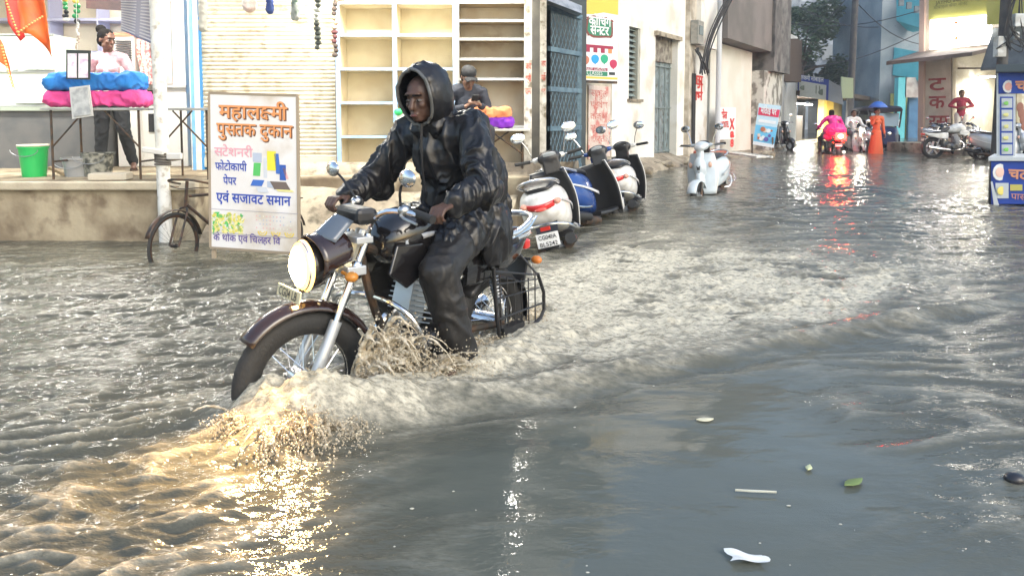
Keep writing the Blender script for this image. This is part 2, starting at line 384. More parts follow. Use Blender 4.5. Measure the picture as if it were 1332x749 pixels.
    m=MB(); m.box((-1.6,0,.83),(.07,.16,.06)); m.build('tail_light',flat((.5,.02,.015),.15,coat=.5),root,bevel=.015)
    for sgn in(-1,1):
        m=MB(); m.cyl((-1.52,.06*sgn,.76),(-1.54,.13*sgn,.755),.008); m.build('indicator_stem',blackp,root)
        m=MB(); m.ell((-1.55,.165*sgn,.755),(.03,.034,.024)); m.build('indicator',flat((.55,.17,.03),.2),root,smooth=True)
    m=MB(); m.slab([(-1.62,-.1,.58),(-1.62,.1,.58),(-1.60,.1,.72),(-1.60,-.1,.72)],(.006,0,0)); pl=m.build('number_plate',flat((.7,.7,.68)),root)
    m=MB(); m.text(plate,(-1.624,.0,.66),(0,-1,0),(.1,0,1),.07,bold=.01,center=True); m.build('lettering',blackp,pl)
    m=MB(); m.slab([(-1.53,-.08,.45),(-1.53,.08,.45),(-1.58,.08,.75),(-1.58,-.08,.75)],(-.02,0,0)); m.build('mud_flap',blackp,root)
    # frame, engine
    m=MB(); m.tube([(-.27,0,.84),(-.33,0,.6),(-.45,0,.34),(-.62,0,.24),(-.9,0,.24)],.02,smooth=1); m.tube([(-.27,0,.86),(-.6,0,.72),(-.95,0,.66),(-.98,0,.3)],.022,smooth=1)
    for sgn in(-1,1): m.tube([(-.9,sgn*.1,.34),(-1.27,sgn*.1,.305)],.02); m.tube([(-.9,sgn*.09,.64),(-1.2,sgn*.1,.74),(-1.5,sgn*.08,.82)],.014)
    m.build('frame',dark_metal,root,smooth=True)
    m=MB(); m.ell((-.72,0,.36),(.19,.14,.13)); m.ell((-.6,0,.34),(.13,.15,.1)); m.cyl((-.66,-.16,.35),(-.66,.16,.35),.09,n=20); m.cyl((-.84,-.13,.36),(-.84,.14,.36),.07,n=18); eng=m.voxel('engine',mat('engine_alloy',(.2,.2,.2),.4,.8,c2=(.08,.07,.06),sc1=14),root,size=.014,smooth=1)
    m=MB(); rot=Matrix.Rotation(R(-18),3,'Y')
    for i in range(9): m.box(Vector((-.58,0,.45))+rot@Vector((0,0,i*.024)),(.17-.008*abs(i-4),.18,.008),rot)
    m.box(Vector((-.58,0,.55))+rot@Vector((0,0,0)),(.11,.12,.24),rot); m.box(Vector((-.58,0,.45))+rot@Vector((0,0,.24)),(.14,.14,.06),rot); m.build('cylinder_head',steel,eng,bevel=.003)
    m=MB(); m.tube([(-.53,-.03,.52),(-.42,-.04,.47),(-.40,-.07,.36),(-.5,-.13,.27),(-.8,-.15,.25)],.019,n=10,smooth=2); m.cyl((-.8,-.15,.25),(-1.5,-.19,.34),.04,.048,n=16); m.build('exhaust',chrome,root,smooth=True)
    m=MB(); 
    for sgn in(-1,1): m.tube([(-.33,sgn*.03,.62),(-.30,sgn*.16,.62),(-.33,sgn*.27,.56),(-.42,sgn*.27,.40),(-.47,sgn*.18,.32),(-.5,sgn*.04,.3)],.013,n=10,smooth=2)
    m.build('crash_guard',chrome,root,smooth=True)
    for sgn in(-1,1):
        m=MB(); m.cyl((-.74,.1*sgn,.27),(-.74,.28*sgn,.28),.014); m.cyl((-.74,.2*sgn,.28),(-.74,.28*sgn,.28),.022); m.build('foot_peg',rubber,root,smooth=True)
    if full:
        m=MB(); y=.2
        m.tube([(-1.02,y,.70),(-1.06,y,.30),(-1.14,y,.24),(-1.52,y,.28),(-1.6,y,.36),(-1.5,y,.68)],.011,n=8,smooth=1)
        m.tube([(-1.04,y,.5),(-1.57,y,.5)],.006); m.tube([(-1.05,y,.38),(-1.58,y,.38)],.006); m.tube([(-1.04,y,.6),(-1.53,y,.6)],.006)
        for i in range(6): m.tube([(-1.1-i*.075,y,.27),(-1.08-i*.078,y,.66)],.0045,n=6)
        m.tube([(-1.03,y,.68),(-1.5,y,.66)],.009); m.tube([(-1.5,y,.66),(-1.45,.1,.8)],.008); m.tube([(-1.05,y,.66),(-1.05,.1,.75)],.008)
        m.box((-1.2,.2,.30),(.22,.05,.06)); m.build('side_guard',blackp,root,smooth=True)
    # low tail: ease everything above the axle down behind the tank
    bpy.context.view_layer.update()
    for o in root.children_recursive:
        if o.type=='MESH' and 'wheel' not in o.name and 'rim' not in o.name:
            for v in o.data.vertices:
                f=min(1,max(0,(-v.co.x-.85)/.5))*min(1,max(0,(v.co.z-.45)/.25)); v.co.z-=.13*f
                if v.co.x<-.85: v.co.x=-.85+(v.co.x+.85)*.84
            o.data.update()
        elif 'rear_wheel' in o.name: o.location.x+=.07
    return root
# ================================================================ scooter (x forward, y left, z up, centre between axles)
def scooter(label,loc,rz,group,bodym,trim=whitep,apron_in=blackp,lean=0,steer=0,plate=('CG04KA','BL5242'),cargo=False,stripe=None):
    root=thing('scooter',label,'scooter',loc,rz,group,rot=(lean,0,rz))
    piv=Vector((.5,0,0)); S=Matrix.Translation(piv)@Matrix.Rotation(steer,4,'Z')@Matrix.Translation(-piv)
    wheel(root,'front_wheel',(.64,0,.215),.215,.09,rubber,silverp,6,S); wheel(root,'rear_wheel',(-.6,0,.215),.215,.095,rubber,silverp,6)
    st=[(-.93,.06,.60,.70),(-.88,.15,.52,.755),(-.78,.20,.44,.79),(-.6,.225,.36,.80),(-.42,.215,.32,.785),(-.28,.18,.30,.76),(-.18,.13,.29,.72),(-.13,.08,.3,.66)]
    bd=MB().loft([se_ring(x,0,a,b,h,32,3) for x,h,a,b in st]).build('body',bodym,root,smooth=True,sharp=60)
    for sgn in(-1,1):
        m=MB(); m.grid(lambda u,v,s_=sgn: Vector((-.22-.62*u,s_*(.222+.012*math.sin(u*3.1)-.06*max(0,u-.6)-.045*max(0,.25-u)),.50+.16*u+.035*(v-.5)*(1-u*.5))),12,2); m.build('side_stripe',stripe or flat((.5,.5,.5),.3),bd,smooth=True,solid=.006)
    st=[(-.86,.10,.765,.80),(-.8,.135,.765,.83),(-.6,.15,.77,.845),(-.4,.15,.76,.83),(-.24,.13,.745,.80),(-.15,.09,.73,.77)]
    MB().loft([se_ring(x,0,a,b,h,24,3) for x,h,a,b in st]).build('seat',mat('seat_vinyl',(.02,.02,.022),.35,bump=.3,bsc=90),root,smooth=True,sharp=60)
    m=MB(); m.tube([(-.55,.17,.79),(-.78,.185,.83),(-.95,.13,.87),(-1.0,0,.88),(-.95,-.13,.87),(-.78,-.185,.83),(-.55,-.17,.79)],.014,n=10,smooth=2); m.build('grab_rail',mat('rail_silver',(.6,.61,.63),.25,.8),root,smooth=True)
    m=MB(); m.tube([(-.5,.22,.38),(-.6,.27,.36),(-.85,.27,.38),(-1.0,.2,.47),(-1.02,0,.5),(-1.0,-.2,.47),(-.85,-.27,.38),(-.6,-.27,.36),(-.5,-.22,.38)],.012,n=8,smooth=2); m.tube([(-.25,.2,.3),(-.3,.28,.3),(-.4,.3,.42),(-.42,.24,.5)],.01,smooth=1);m.build('guard_rail',chrome,root,smooth=True)
    def tl(u,v): a=(u-.5)*2; return Vector((-.945+.10*a*a-.01*(v-.5),.15*a,.635+.05*(v-.5)+.03*a*a))
    MB().grid(tl,12,3).build('tail_light',mat('tail_lens',(.55,.015,.015),.12,coat=.6),root,smooth=True,solid=.03,sharp=80)
    m=MB(); m.ell((-.955,0,.62),(.02,.055,.018)); m.build('brake_lens',flat((.75,.1,.08),.15),root,smooth=True)
    for sgn in(-1,1):
        m=MB(); m.ell((-.87,.15*sgn,.66),(.05,.035,.03)); m.build('indicator',flat((.65,.3,.22),.2),root,smooth=True)
    m=MB(); m.grid(lambda u,v: Vector((-.80-.14*v,(.11-.03*v)*(u-.5)*2,.52-.25*v)),4,4); m.build('mud_flap',blackp,root,solid=.012)
    m=MB(); m.box((-.955,0,.45),(.02,.09,.035)); m.build('reflector',flat((.6,.03,.02),.2),root,bevel=.005)
    m=MB(); m.slab([(-.962,-.1,.29),(-.962,.1,.29),(-.942,.1,.41),(-.942,-.1,.41)],(.006,0,0)); pl=m.build('number_plate',flat((.7,.7,.68)),root)
    m=MB(); m.text(plate[0],(-.966,0,.36),(0,-1,0),(.16,0,1),.052,bold=.012,center=True,width=.16); m.text(plate[1],(-.974,0,.30),(0,-1,0),(.16,0,1),.052,bold=.012,center=True,width=.16); m.build('lettering',blackp,pl)
    m=MB(); m.loft([se_ring(x,0,a,b,h,20,4) for x,h,a,b in((-.2,.16,.24,.30),(.1,.17,.24,.29),(.3,.16,.25,.31))]); m.build('floorboard',blackp,root,smooth=True)
    # leg shield: outer face body colour, inner face dark, pale edge
    def ap(off):
        def f(u,v):
            t=(u-.5)*2; z=.25+.62*v; hw=.19+.05*math.sin(min(1,v*1.15)*math.pi*.75)-.05*v**3
            return Vector((.42-.10*v-.02+.02*abs(t)**2*-3+off,hw*t,z+.0))
        return f
    MB().grid(ap(.012),14,12).build('front_apron',bodym,root,smooth=True,solid=.012,sharp=80)
    MB().grid(ap(-.02),14,12).build('inner_panel',apron_in,root,smooth=True,solid=.02,sharp=80)
    f=ap(-.002); ed=[f(0,v/12) for v in range(13)]+[f(u/6,1) for u in range(1,6)]+[f(1,1-v/12) for v in range(13)]
    MB().tube(ed,.011,n=8).build('edge_trim',trim,root,smooth=True)
    m=MB(); m.ell((.43,0,.66),(.10,.10,.17)); m.ell((.46,0,.48),(.11,.075,.14)); m.cap((.42,0,.6),(.36,0,.93),.07,.06); m.voxel('nose_panel',bodym,root,size=.012,smooth=2)
    m=MB(); m.slab([(.535,-.02,.63),(.535,.02,.63),(.533,.028,.70),(.537,0,.665),(.533,-.028,.70)],(.004,0,0)); m.build('emblem',blackp,root)
    for sgn in(-1,1):
        m=MB(); m.ell((.40,.15*sgn,.70),(.03,.03,.045)); m.build('indicator',flat((.65,.4,.3),.2),root,smooth=True)
    m=MB(S); m.grid(lambda u,v: Vector((.64+(.25-.03*((v-.5)*2)**2)*math.cos(R(15+140*u)),.075*(v-.5)*2,.215+(.25-.03*((v-.5)*2)**2)*math.sin(R(15+140*u))+.03)),16,6); m.build('front_fender',bodym,root,smooth=True,solid=.008,sharp=80)
    m=MB(S)
    for sgn in(-1,1): m.cyl((.64,.065*sgn,.215),(.56,.05*sgn,.45),.018)
    m.cyl((.56,0,.42),(.38,0,.9),.03); m.build('fork',dark_metal,root,smooth=True)
    m=MB(S); m.ell((.33,0,.99),(.10,.12,.075)); m.ell((.40,0,.97),(.055,.095,.06)); m.cap((.32,-.15,1.0),(.32,.15,1.0),.03); hc=m.voxel('handlebar_cowl',bodym if not cargo else blackp,root,size=.012,smooth=2)
    m=MB(S); m.ell((.455,0,.965),(.03,.075,.05)); m.build('headlight',mat('headlight_glass',(.7,.72,.74),.08,.3),root,smooth=True)
    m=MB(S); m.ell((.265,0,1.0),(.07,.13,.075)); m.box((.24,0,.9),(.06,.18,.14)); m.voxel('instrument_binnacle',blackp,root,size=.012,smooth=2)
    m=MB(S); m.ell((.205,0,1.03),(.012,.07,.035),Matrix.Rotation(R(-35),3,'Y')); m.build('dial',mat('dial_glass',(.35,.38,.4),.1,coat=.4),root,smooth=True)
    for sgn in(-1,1):
        m=MB(S); m.cyl((.3,.2*sgn,1.0),(.27,.36*sgn,1.01),.018,n=12); g_=m.build('grip',rubber,root,smooth=True)
        m=MB(S); m.tube([(.33,.15*sgn,1.0),(.36,.25*sgn,1.0),(.34,.36*sgn,1.0)],.006,smooth=1); m.build('brake_lever',steel,g_,smooth=True)
    for sgn in(-1,1):
        m=MB(S); m.tube([(.31,.17*sgn,1.03),(.29,.2*sgn,1.15),(.27,.25*sgn,1.24)],.006,smooth=1); m.ell((.272,.27*sgn,1.265),(.014,.078,.055)); mi=m.build('mirror',chrome,root,smooth=True)
        m=MB(S); m.ell((.262,.27*sgn,1.265),(.006,.068,.047)); m.build('mirror_glass',mat('mirror_glass',(.8,.85,.88),.03,.9),mi,smooth=True)
    m=MB(); m.cyl((-.25,-.12,.2),(-.65,-.14,.24),.05,n=14); m.box((-.55,.1,.25),(.45,.07,.12)); m.build('engine',dark_metal,root,smooth=True)
    m=MB(); m.cyl((-.55,-.18,.26),(-.92,-.19,.32),.045,.05,n=16); m.build('exhaust',mat('exhaust_dark',(.03,.03,.03),.5,.3),root,smooth=True)
    m=MB(); m.tube([(-.1,.12,.25),(-.08,.3,.02)],.011); m.build('side_stand',blackp,root)
    return root
# ================================================================ bicycle
def bicycle(label,loc,rz,group=None,steer=0,lean=0):
    root=thing('bicycle',label,'bicycle',loc,rz,group,rot=(lean,0,rz)); bk=mat('bike_black',(.02,.018,.016),.4,.3,c2=(.07,.035,.02),sc1=18)
    piv=Vector((-.12,0,0)); S=Matrix.Translation(piv)@Matrix.Rotation(steer,4,'Z')@Matrix.Translation(-piv)
    wheel(root,'front_wheel',(0,0,.34),.34,.04,rubber,bk,'wire',S); wheel(root,'rear_wheel',(-1.08,0,.34),.34,.04,rubber,bk,'wire')
    m=MB(); m.tube([(-.19,0,.83),(-.82,0,.84)],.016);m.tube([(-.17,0,.74),(-.62,0,.29)],.017);m.tube([(-.62,0,.29),(-.84,0,.88)],.015)
    for s_ in(-1,1): m.tube([(-.62,.02*s_,.29),(-1.08,.06*s_,.34)],.01);m.tube([(-.80,.015*s_,.8),(-1.08,.06*s_,.34)],.009)
    m.build('frame',bk,root,smooth=True)
    m=MB(S); m.tube([(-.2,0,.98),(-.165,0,.72)],.017)
    for s_ in(-1,1): m.tube([(-.165,.0,.72),(-.14,.055*s_,.70),(-.10,.06*s_,.6),(0,.06*s_,.34)],.011,smooth=1)
    m.build('fork',bk,root,smooth=True)
    m=MB(S); m.tube([(-.38,.27,.93),(-.2,.26,.97),(-.12,.15,1.0),(-.17,0,1.0),(-.12,-.15,1.0),(-.2,-.26,.97),(-.38,-.27,.93)],.012,smooth=2); m.tube([(-.34,.25,.9),(-.15,.22,.93),(-.13,0,.9),(-.15,-.22,.93),(-.34,-.25,.9)],.005,smooth=1); m.build('handlebar',dark_metal,root,smooth=True)
    for cx,T in((0,S),(-1.08,None)):
        m=MB(T); m.grid(lambda u,v: Vector((cx+(.37-.01*((v-.5)*2)**2)*math.cos(R(20+150*u)),.03*(v-.5)*2,.34+(.37-.01*((v-.5)*2)**2)*math.sin(R(20+150*u)))),16,3); m.build('mudguard',bk,root,smooth=True,solid=.003)
    m=MB(); m.ell((-.92,0,.93),(.11,.09,.035)); m.ell((-.8,0,.93),(.1,.035,.025)); m.voxel('saddle',blackp,root,size=.012)
    m=MB(); m.torus((-.62,.04,.29),(0,1,0),.09,.006); m.tube([(-.62,.05,.29),(-.5,.06,.2)],.008); m.box((-.5,.1,.2),(.09,.08,.02)); m.tube([(-.62,-.05,.29),(-.74,-.06,.38)],.008); m.box((-.74,-.1,.38),(.09,.08,.02)); m.build('crank',steel,root,smooth=True)
    m=MB(); m.slab([(-.95,-.06,.72),(-1.4,-.06,.72),(-1.4,.06,.72),(-.95,.06,.72)],(0,0,.012)); m.tube([(-1.35,.05,.72),(-1.08,.06,.34)],.005); m.tube([(-1.35,-.05,.72),(-1.08,-.06,.34)],.005); m.build('carrier',bk,root)
    return root
# ================================================================ people (x forward, y left, z up)
def hand(m,W,d,n,side,curl=(30,40,30),f=1.0,spread=1.0):
    """W wrist, d towards the knuckles, n out of the palm, side towards the thumb"""
    W=Vector(W);d=Vector(d).normalized();n=Vector(n).normalized();n=(n-d*n.dot(d)).normalized();side=d.cross(n)*(1 if d.cross(n).dot(Vector(side))>0 else -1)
    for i,(o,L) in enumerate(((.033,.92),(.011,1.0),(-.011,.95),(-.032,.78))):
        K=W+d*.088*f+side*o*f*spread; m.cap(W+d*.02*f+side*o*.6*f,K,.013*f,.011*f,n=8); p=K; a=0
        for c_,l,r0,r1 in zip(curl,(.042,.027,.022),(.0095,.0085,.0078),(.0085,.0078,.007)):
            a+=R(c_); q=p+(d*math.cos(a)+n*math.sin(a))*l*L*f; m.cap(p,q,r0*f,r1*f,n=8); p=q
    p=W+d*.025*f+side*.028*f; q=p+(d*.6+side*.6+n*.35).normalized()*.04*f; m.cap(p-d*.01,q,.014*f,.011*f,n=8); q2=q+(d*.8+side*.1+n*.5).normalized()*.034*f; m.cap(q,q2,.0105*f,.009*f,n=8); m.cap(q2,q2+(d*.8-side*.15+n*.5).normalized()*.024*f,.009*f,.0075*f,n=8)
def head_caps(m,H,f,up,s=1.0,open_m=False):
    f=Vector(f).normalized();up=Vector(up);up=(up-f*up.dot(f)).normalized();l=up.cross(f)
    Rm=Matrix((f,l,up)).transposed()
    def q(x,y,z): return H+(f*x+l*y+up*z)*s
    m.ell(q(-.012,0,.025),(.098*s,.077*s,.092*s),Rm); m.ell(q(.02,0,-.035),(.066*s,.06*s,.075*s),Rm); m.ell(q(.055,0,-.085),(.028*s,.03*s,.022*s),Rm)
    m.cap(q(.083,0,.012),q(.101,0,-.03),.009*s,.015*s); m.ell(q(.078,0,.035),(.016*s,.05*s,.012*s),Rm); m.ell(q(.082,0,-.062),(.014*s,.026*s,.007*s),Rm); m.ell(q(.08,0,-.074),(.014*s,.022*s,.007*s),Rm)
    for sg in(-1,1): m.ell(q(.058,.036*sg,-.018),(.025*s,.022*s,.022*s),Rm); m.ell(q(-.01,.08*sg,-.005),(.016*s,.009*s,.03*s),Rm); m.ell(q(.012,.05*sg,-.06),(.03*s,.015*s,.03*s),Rm)
    return q,Rm
def person(label,loc,rz,J,mats,group=None,vox=.009,hair='short',top=True,sleeve='long',legs='long',hands=None,headf=(1,0,0),headup=(0,0,1),wr=.004,female=False,shoes=None,skirt=None,name='person',extra_top=None,cat=None,bot_th=.018,s=1.0):
    D=dict(pel=(0,0,.92),chest=(0,0,1.28),neck=(0,0,1.45),head=(.02,0,1.58),shL=(0,.18,1.38),shR=(0,-.18,1.38),elL=(-.02,.24,1.12),elR=(-.02,-.24,1.12),wrL=(.05,.25,.88),wrR=(.05,-.25,.88),
        hiL=(0,.09,.9),hiR=(0,-.09,.9),knL=(.02,.1,.48),knR=(.02,-.1,.48),anL=(0,.1,.08),anR=(0,-.1,.08),toL=(.17,.12,.03),toR=(.17,-.12,.03))
    D.update(J); D={k:Vector(v)*s for k,v in D.items()}
    root=thing(name,label,cat or 'person',loc,rz,group)
    m=MB(); th=.8 if female else 1
    def torso(m,g):
        m.ell(D['pel'],(.1+g,.145+g,.11+g)); m.cap(D['pel'],D['chest'],.095*(.9 if female else 1)+g,.12*th+g); w=(D['shL']-D['shR']).length
        m.cap(D['shL'].lerp(D['shR'],.2),D['shL'].lerp(D['shR'],.8),.075*th+g,.075*th+g); m.cap(D['chest'],D['neck'],.11*th+g*.5,.05+g*.3)
        if female:
            f=(D['toL']-D['anL']); f.z=0; f.normalize()
            for sg in(-1,1): m.ell(D['chest']+Vector((.065,.06*sg,-.03)),.055+g*.5)
    torso(m,0); m.cap(D['neck']-Vector((0,0,.03)),D['head']-Vector((0,0,.04)),.052,.05)
    q,Rm=head_caps(m,D['head'],headf,headup)
    for k in'LR':
        m.cap(D['sh'+k],D['el'+k],.046*th+.004,.036); m.cap(D['el'+k],D['wr'+k],.037,.025)
        m.cap(D['hi'+k],D['kn'+k],.078,.052); m.cap(D['kn'+k],D['an'+k],.053,.034); m.ell(D['kn'+k].lerp(D['an'+k],.3)+Vector((-.015,0,0)),(.045,.045,.09))
        m.cap(D['an'+k],D['to'+k],.036,.026); m.cap(D['an'+k]-(D['to'+k]-D['an'+k]).normalized()*.035-Vector((0,0,.03)),D['to'+k],.03,.02)
        hd=(hands or {}).get(k)
        if hd is None:
            d=(D['wr'+k]-D['el'+k]).normalized(); sg=1 if k=='L' else -1; hd=(d,(0,-sg,0),(1,0,0),(20,25,20))
        hand(m,D['wr'+k],*hd)
    m.voxel('body',mats['skin'],root,size=vox,smooth=2)
    for sg in(-1,1):
        e=MB(); e.ell(q(.073,.031*sg,.003),(.012,.015,.0075),Rm,n=10,k=6); ey=e.build('eye',flat((.16,.14,.13),.3),root,smooth=True)
        e=MB(); e.ell(q(.0835,.031*sg,.003),(.004,.0065,.0065),Rm,n=8,k=5); e.build('iris',flat((.02,.012,.01),.15),ey,smooth=True)
        e=MB(); e.cap(q(.094,.015*sg,.03),q(.078,.052*sg,.028),.005,.003,n=6); e.build('eyebrow',hairm,root,smooth=True)
    e=MB(); e.ell(q(.092,0,-.068),(.006,.022,.006),Rm,n=10,k=6); e.build('lips',flat((.16,.06,.05),.4),root,smooth=True)
    if hair:
        m=MB(); m.ell(q(-.025,0,.04),(.1,.086,.09),Rm); m.ell(q(-.05,0,-.01),(.07,.082,.075),Rm)
        if hair=='bun': m.ell(q(-.115,0,.115),(.056,.056,.052),Rm)
        if hair=='long': m.ell(q(-.07,0,-.08),(.05,.07,.13),Rm)
        m.voxel('hair',hairm,root,size=vox,smooth=1,wr=.003,wsc=30)
    if top:
        m=MB(); torso(m,.018)
        for k in'LR':
            m.cap(D['sh'+k],D['el'+k] if sleeve!='short' else D['sh'+k].lerp(D['el'+k],.6),.066,.052)
            if sleeve=='long': m.cap(D['el'+k],D['el'+k].lerp(D['wr'+k],.92),.05,.036)
        if extra_top: extra_top(m,D)
        m.voxel('shirt',mats['top'],root,size=max(vox,.01),smooth=3,wr=wr,wsc=9)
    if legs:
        m=MB(); m.ell(D['pel']-Vector((0,0,.01)),(.115,.155,.1))
        for k in'LR':
            g=bot_th; m.cap(D['hi'+k],D['kn'+k],.085+g,.056+g)
            e=.95 if legs=='long' else .6
            if legs!='short': m.cap(D['kn'+k],D['kn'+k].lerp(D['an'+k],e),.056+g,.04+g)
        m.voxel('trousers',mats['bottom'],root,size=max(vox,.01),smooth=2,wr=wr,wsc=9)
    if skirt:
        m=MB(); n=28; rg=[]
        for i in range(14):
            t=i/13; z=D['pel'].z+.08-(D['pel'].z+.08-skirt)*t; rr=.13+.13*t**.8
            rg.append([Vector((D['pel'].x+(rr*.8+.012*math.sin(9*a+t*3)*t)*math.cos(a),D['pel'].y+(rr+.012*math.sin(9*a+t*3)*t)*math.sin(a),z)) for a in [2*math.pi*j/n for j in range(n)]])
        m.loft(rg); m.build('skirt',mats['bottom'],root,smooth=True,sharp=80)
    for k in'LR':
        if shoes:
            m=MB(); a,t=D['an'+k],D['to'+k]; d=(t-a); d.z=0; d.normalize()
            m.cap(a-d*.03-Vector((0,0,.045)),t+d*.01-Vector((0,0,.0)),.038,.034); m.cap(a,a-Vector((0,0,.03)),.044,.045); m.voxel('shoe',shoes,root,size=.01,smooth=2)
        else:
            m=MB(); a,t=D['an'+k],D['to'+k]; d=(t-a); d.z=0; d.normalize(); l=Vector((-d.y,d.x,0)); c=(a+t)/2; c.z=min(a.z,t.z)-.035
            m.slab([c-d*.13-l*.035,c+d*.1-l*.045,c+d*.14,c+d*.1+l*.045,c-d*.13+l*.035],(0,0,.014)); m.tube([c+d*.06+l*.04+Vector((0,0,.01)),c+d*.05+Vector((0,0,.07)),c+d*.06-l*.04+Vector((0,0,.01))],.006,smooth=1); m.build('sandal',flat((.06,.035,.025)),root,smooth=True)
    root['q']=0; del root['q']
    return root,D,q,Rm
# ================================================================ the main rider and motorcycle
BRZ=math.atan2(-.809,-.588); BLOC=Vector((-.84,3.02,-.22))
BM=Matrix.Translation(BLOC)@Matrix.Rotation(BRZ,4,'Z')
def BL(x,y,z): return BM@Vector((x,y,z))
moto=motorcycle('black motorcycle with headlight on ploughing through the flood under the hooded rider',BLOC,BRZ,steer=R(-15),lit=True)
coatm=mat('wet_raincoat',(.010,.010,.012),.37,bump=.3,bsc=30,spec=.45)
trm=mat('wet_trousers',(.012,.011,.011),.5,bump=.4,bsc=30)
GR={'L':((.75,.05,-.1),(.25,0,-1),(0,-1,0),(45,60,50)),'R':((.75,-.05,-.1),(.25,0,-1),(0,1,0),(45,60,50))}
hf=(.93,.1,-.17)
J=dict(pel=(-.99,0,.93),chest=(-.86,0,1.27),neck=(-.775,0,1.41),head=(-.69,.0,1.52),shL=(-.83,.195,1.37),shR=(-.83,-.195,1.37),elL=(-.72,.36,1.12),elR=(-.72,-.36,1.12),wrL=(-.50,.34,1.045),wrR=(-.50,-.34,1.045),
  hiL=(-.94,.11,.9),hiR=(-.94,-.11,.9),knL=(-.50,.26,.73),knR=(-.55,-.22,.76),anL=(-.61,.31,.31),anR=(-.76,-.235,.33),toL=(-.46,.34,.26),toR=(-.62,-.25,.27))
# steer the hands with the bars: right turn moves the left grip forward
def coat_extra(m,D): pass
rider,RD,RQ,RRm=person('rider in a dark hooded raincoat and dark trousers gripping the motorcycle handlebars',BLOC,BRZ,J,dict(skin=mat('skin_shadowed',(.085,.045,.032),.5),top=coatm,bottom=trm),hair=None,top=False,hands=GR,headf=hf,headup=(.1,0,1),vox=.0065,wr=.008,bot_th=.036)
m=MB()
m.cap((-1.02,0,.93),(-.86,0,1.25),.155,.17); m.cap((-.83,.13,1.34),(-.83,-.13,1.34),.115,.115); m.cap((-.86,0,1.3),(-.78,0,1.45),.15,.085)
m.ell((-1.08,0,1.08),(.13,.2,.22)); m.ell((-1.06,0,.93),(.2,.21,.1)); m.ell((-1.14,.0,.97),(.14,.19,.1)); m.ell((-.9,0,1.02),(.12,.2,.16))
for k,sg in(('L',1),('R',-1)):
    m.cap(RD['sh'+k],RD['el'+k],.093,.08); m.cap(RD['el'+k]+Vector((0,0,-.01)),RD['wr'+k]-Vector((.01,0,0)),.078,.052); m.cap(RD['hi'+k]+Vector((0,0,.02)),RD['hi'+k].lerp(RD['kn'+k],.62)+Vector((0,0,.02)),.125,.1)
    m.ell(RD['el'+k]+Vector((-.03,0,-.04)),(.08,.07,.08)); m.cap(RD['wr'+k]-Vector((.035,0,0)),RD['wr'+k]-Vector((.015,0,0)),.056,.054)
    m.ell((-1.02,.2*sg,.82),(.12,.05,.16))
m.voxel('raincoat',coatm,rider,size=.0075,smooth=3,wr=.019,wsc=8.5,wdir=(1.6,1.2,.35))
# hood: shell round the head, open at the face
def hood(u,v):
    a=2*math.pi*u; th=R(52+128*v)
    x=math.cos(th); r=math.sin(th); y=r*math.sin(a); z=r*math.cos(a)
    low=max(0,-z)
    fo=noise.noise(Vector((x*3+9,y*5,z*1.5))); k=1+.06*noise.noise(Vector((x*2.5,y*2.5,z*2.5)))+.07*((1-abs(fo))**4-.4)+.02*noise.noise(Vector((x*11,y*11,z*7)))
    p=RQ(-.03+.135*x*k-.03*low, .118*y*k*(1+.18*low), -.0+.030+.142*z*k-.05*low)
    if v<.02 : p=p+Vector((.012,0,.006*z))
    return p
hd=MB().grid(hood,40,18).build('hood',coatm,rider,smooth=True,solid=.009,sharp=80)
m=MB(); m.tube([hood(i/40,0) for i in range(40)],.0085,n=8,closed=True); m.build('hood_rim',mat('hood_piping',(.09,.09,.085),.3,coat=.4),hd,smooth=True)
m=MB(); m.cap(RQ(-.07,0,-.06),RQ(-.1,0,-.16),.10,.12); m.cap(RQ(-.03,.05,-.14),RQ(-.03,-.05,-.14),.06,.06); m.voxel('collar',coatm,rider,size=.01,smooth=3,wr=.012,wsc=12)
m=MB(); m.tube([(-.655,.02,1.40),(-.66,.015,1.30),(-.67,.01,1.18),(-.70,.0,1.06)],.006); m.build('zip_flap',blackp,rider,smooth=True)

# ================================================================ parked scooters by the steps
GS='scooters parked in the flood beside the steps'
def at(px,py,z=0): 
    g=G(px,py,z); return g
s1=scooter('white scooter with red tail lamp and white number plate, leaning nearest the rider',(.53,7.22,-.2),R(82),GS,whitep,lean=R(-14),steer=R(14))
s2=scooter('blue scooter with black leg shield wedged between two white scooters',(1.07,8.5,-.2),R(58),GS,bluep,lean=R(-18),steer=R(24),plate=('CG04MR','7316'),stripe=flat((.6,.6,.6),.3))
s3=scooter('white scooter with tall black leg shield, farthest of the parked row at the steps',(1.60,9.8,-.2),R(73),GS,whitep,lean=R(-8),steer=R(-6),plate=('CG04LD','2290'))
s4=scooter('pale silver blue scooter standing alone in the water facing the camera',(3.13,11.5,-.24),R(-118),None,mat('pale_scooter_paint',(.55,.62,.66),.25,c2=(.5,.56,.6),coat=.4),lean=R(5),steer=R(-8))
# ================================================================ bicycle by the signboard
bcy=bicycle('old black bicycle standing in water behind the shop signboard',(-2.95,6.25,-.19),R(220),steer=R(30)); bcy.scale=(.85,.85,.85)
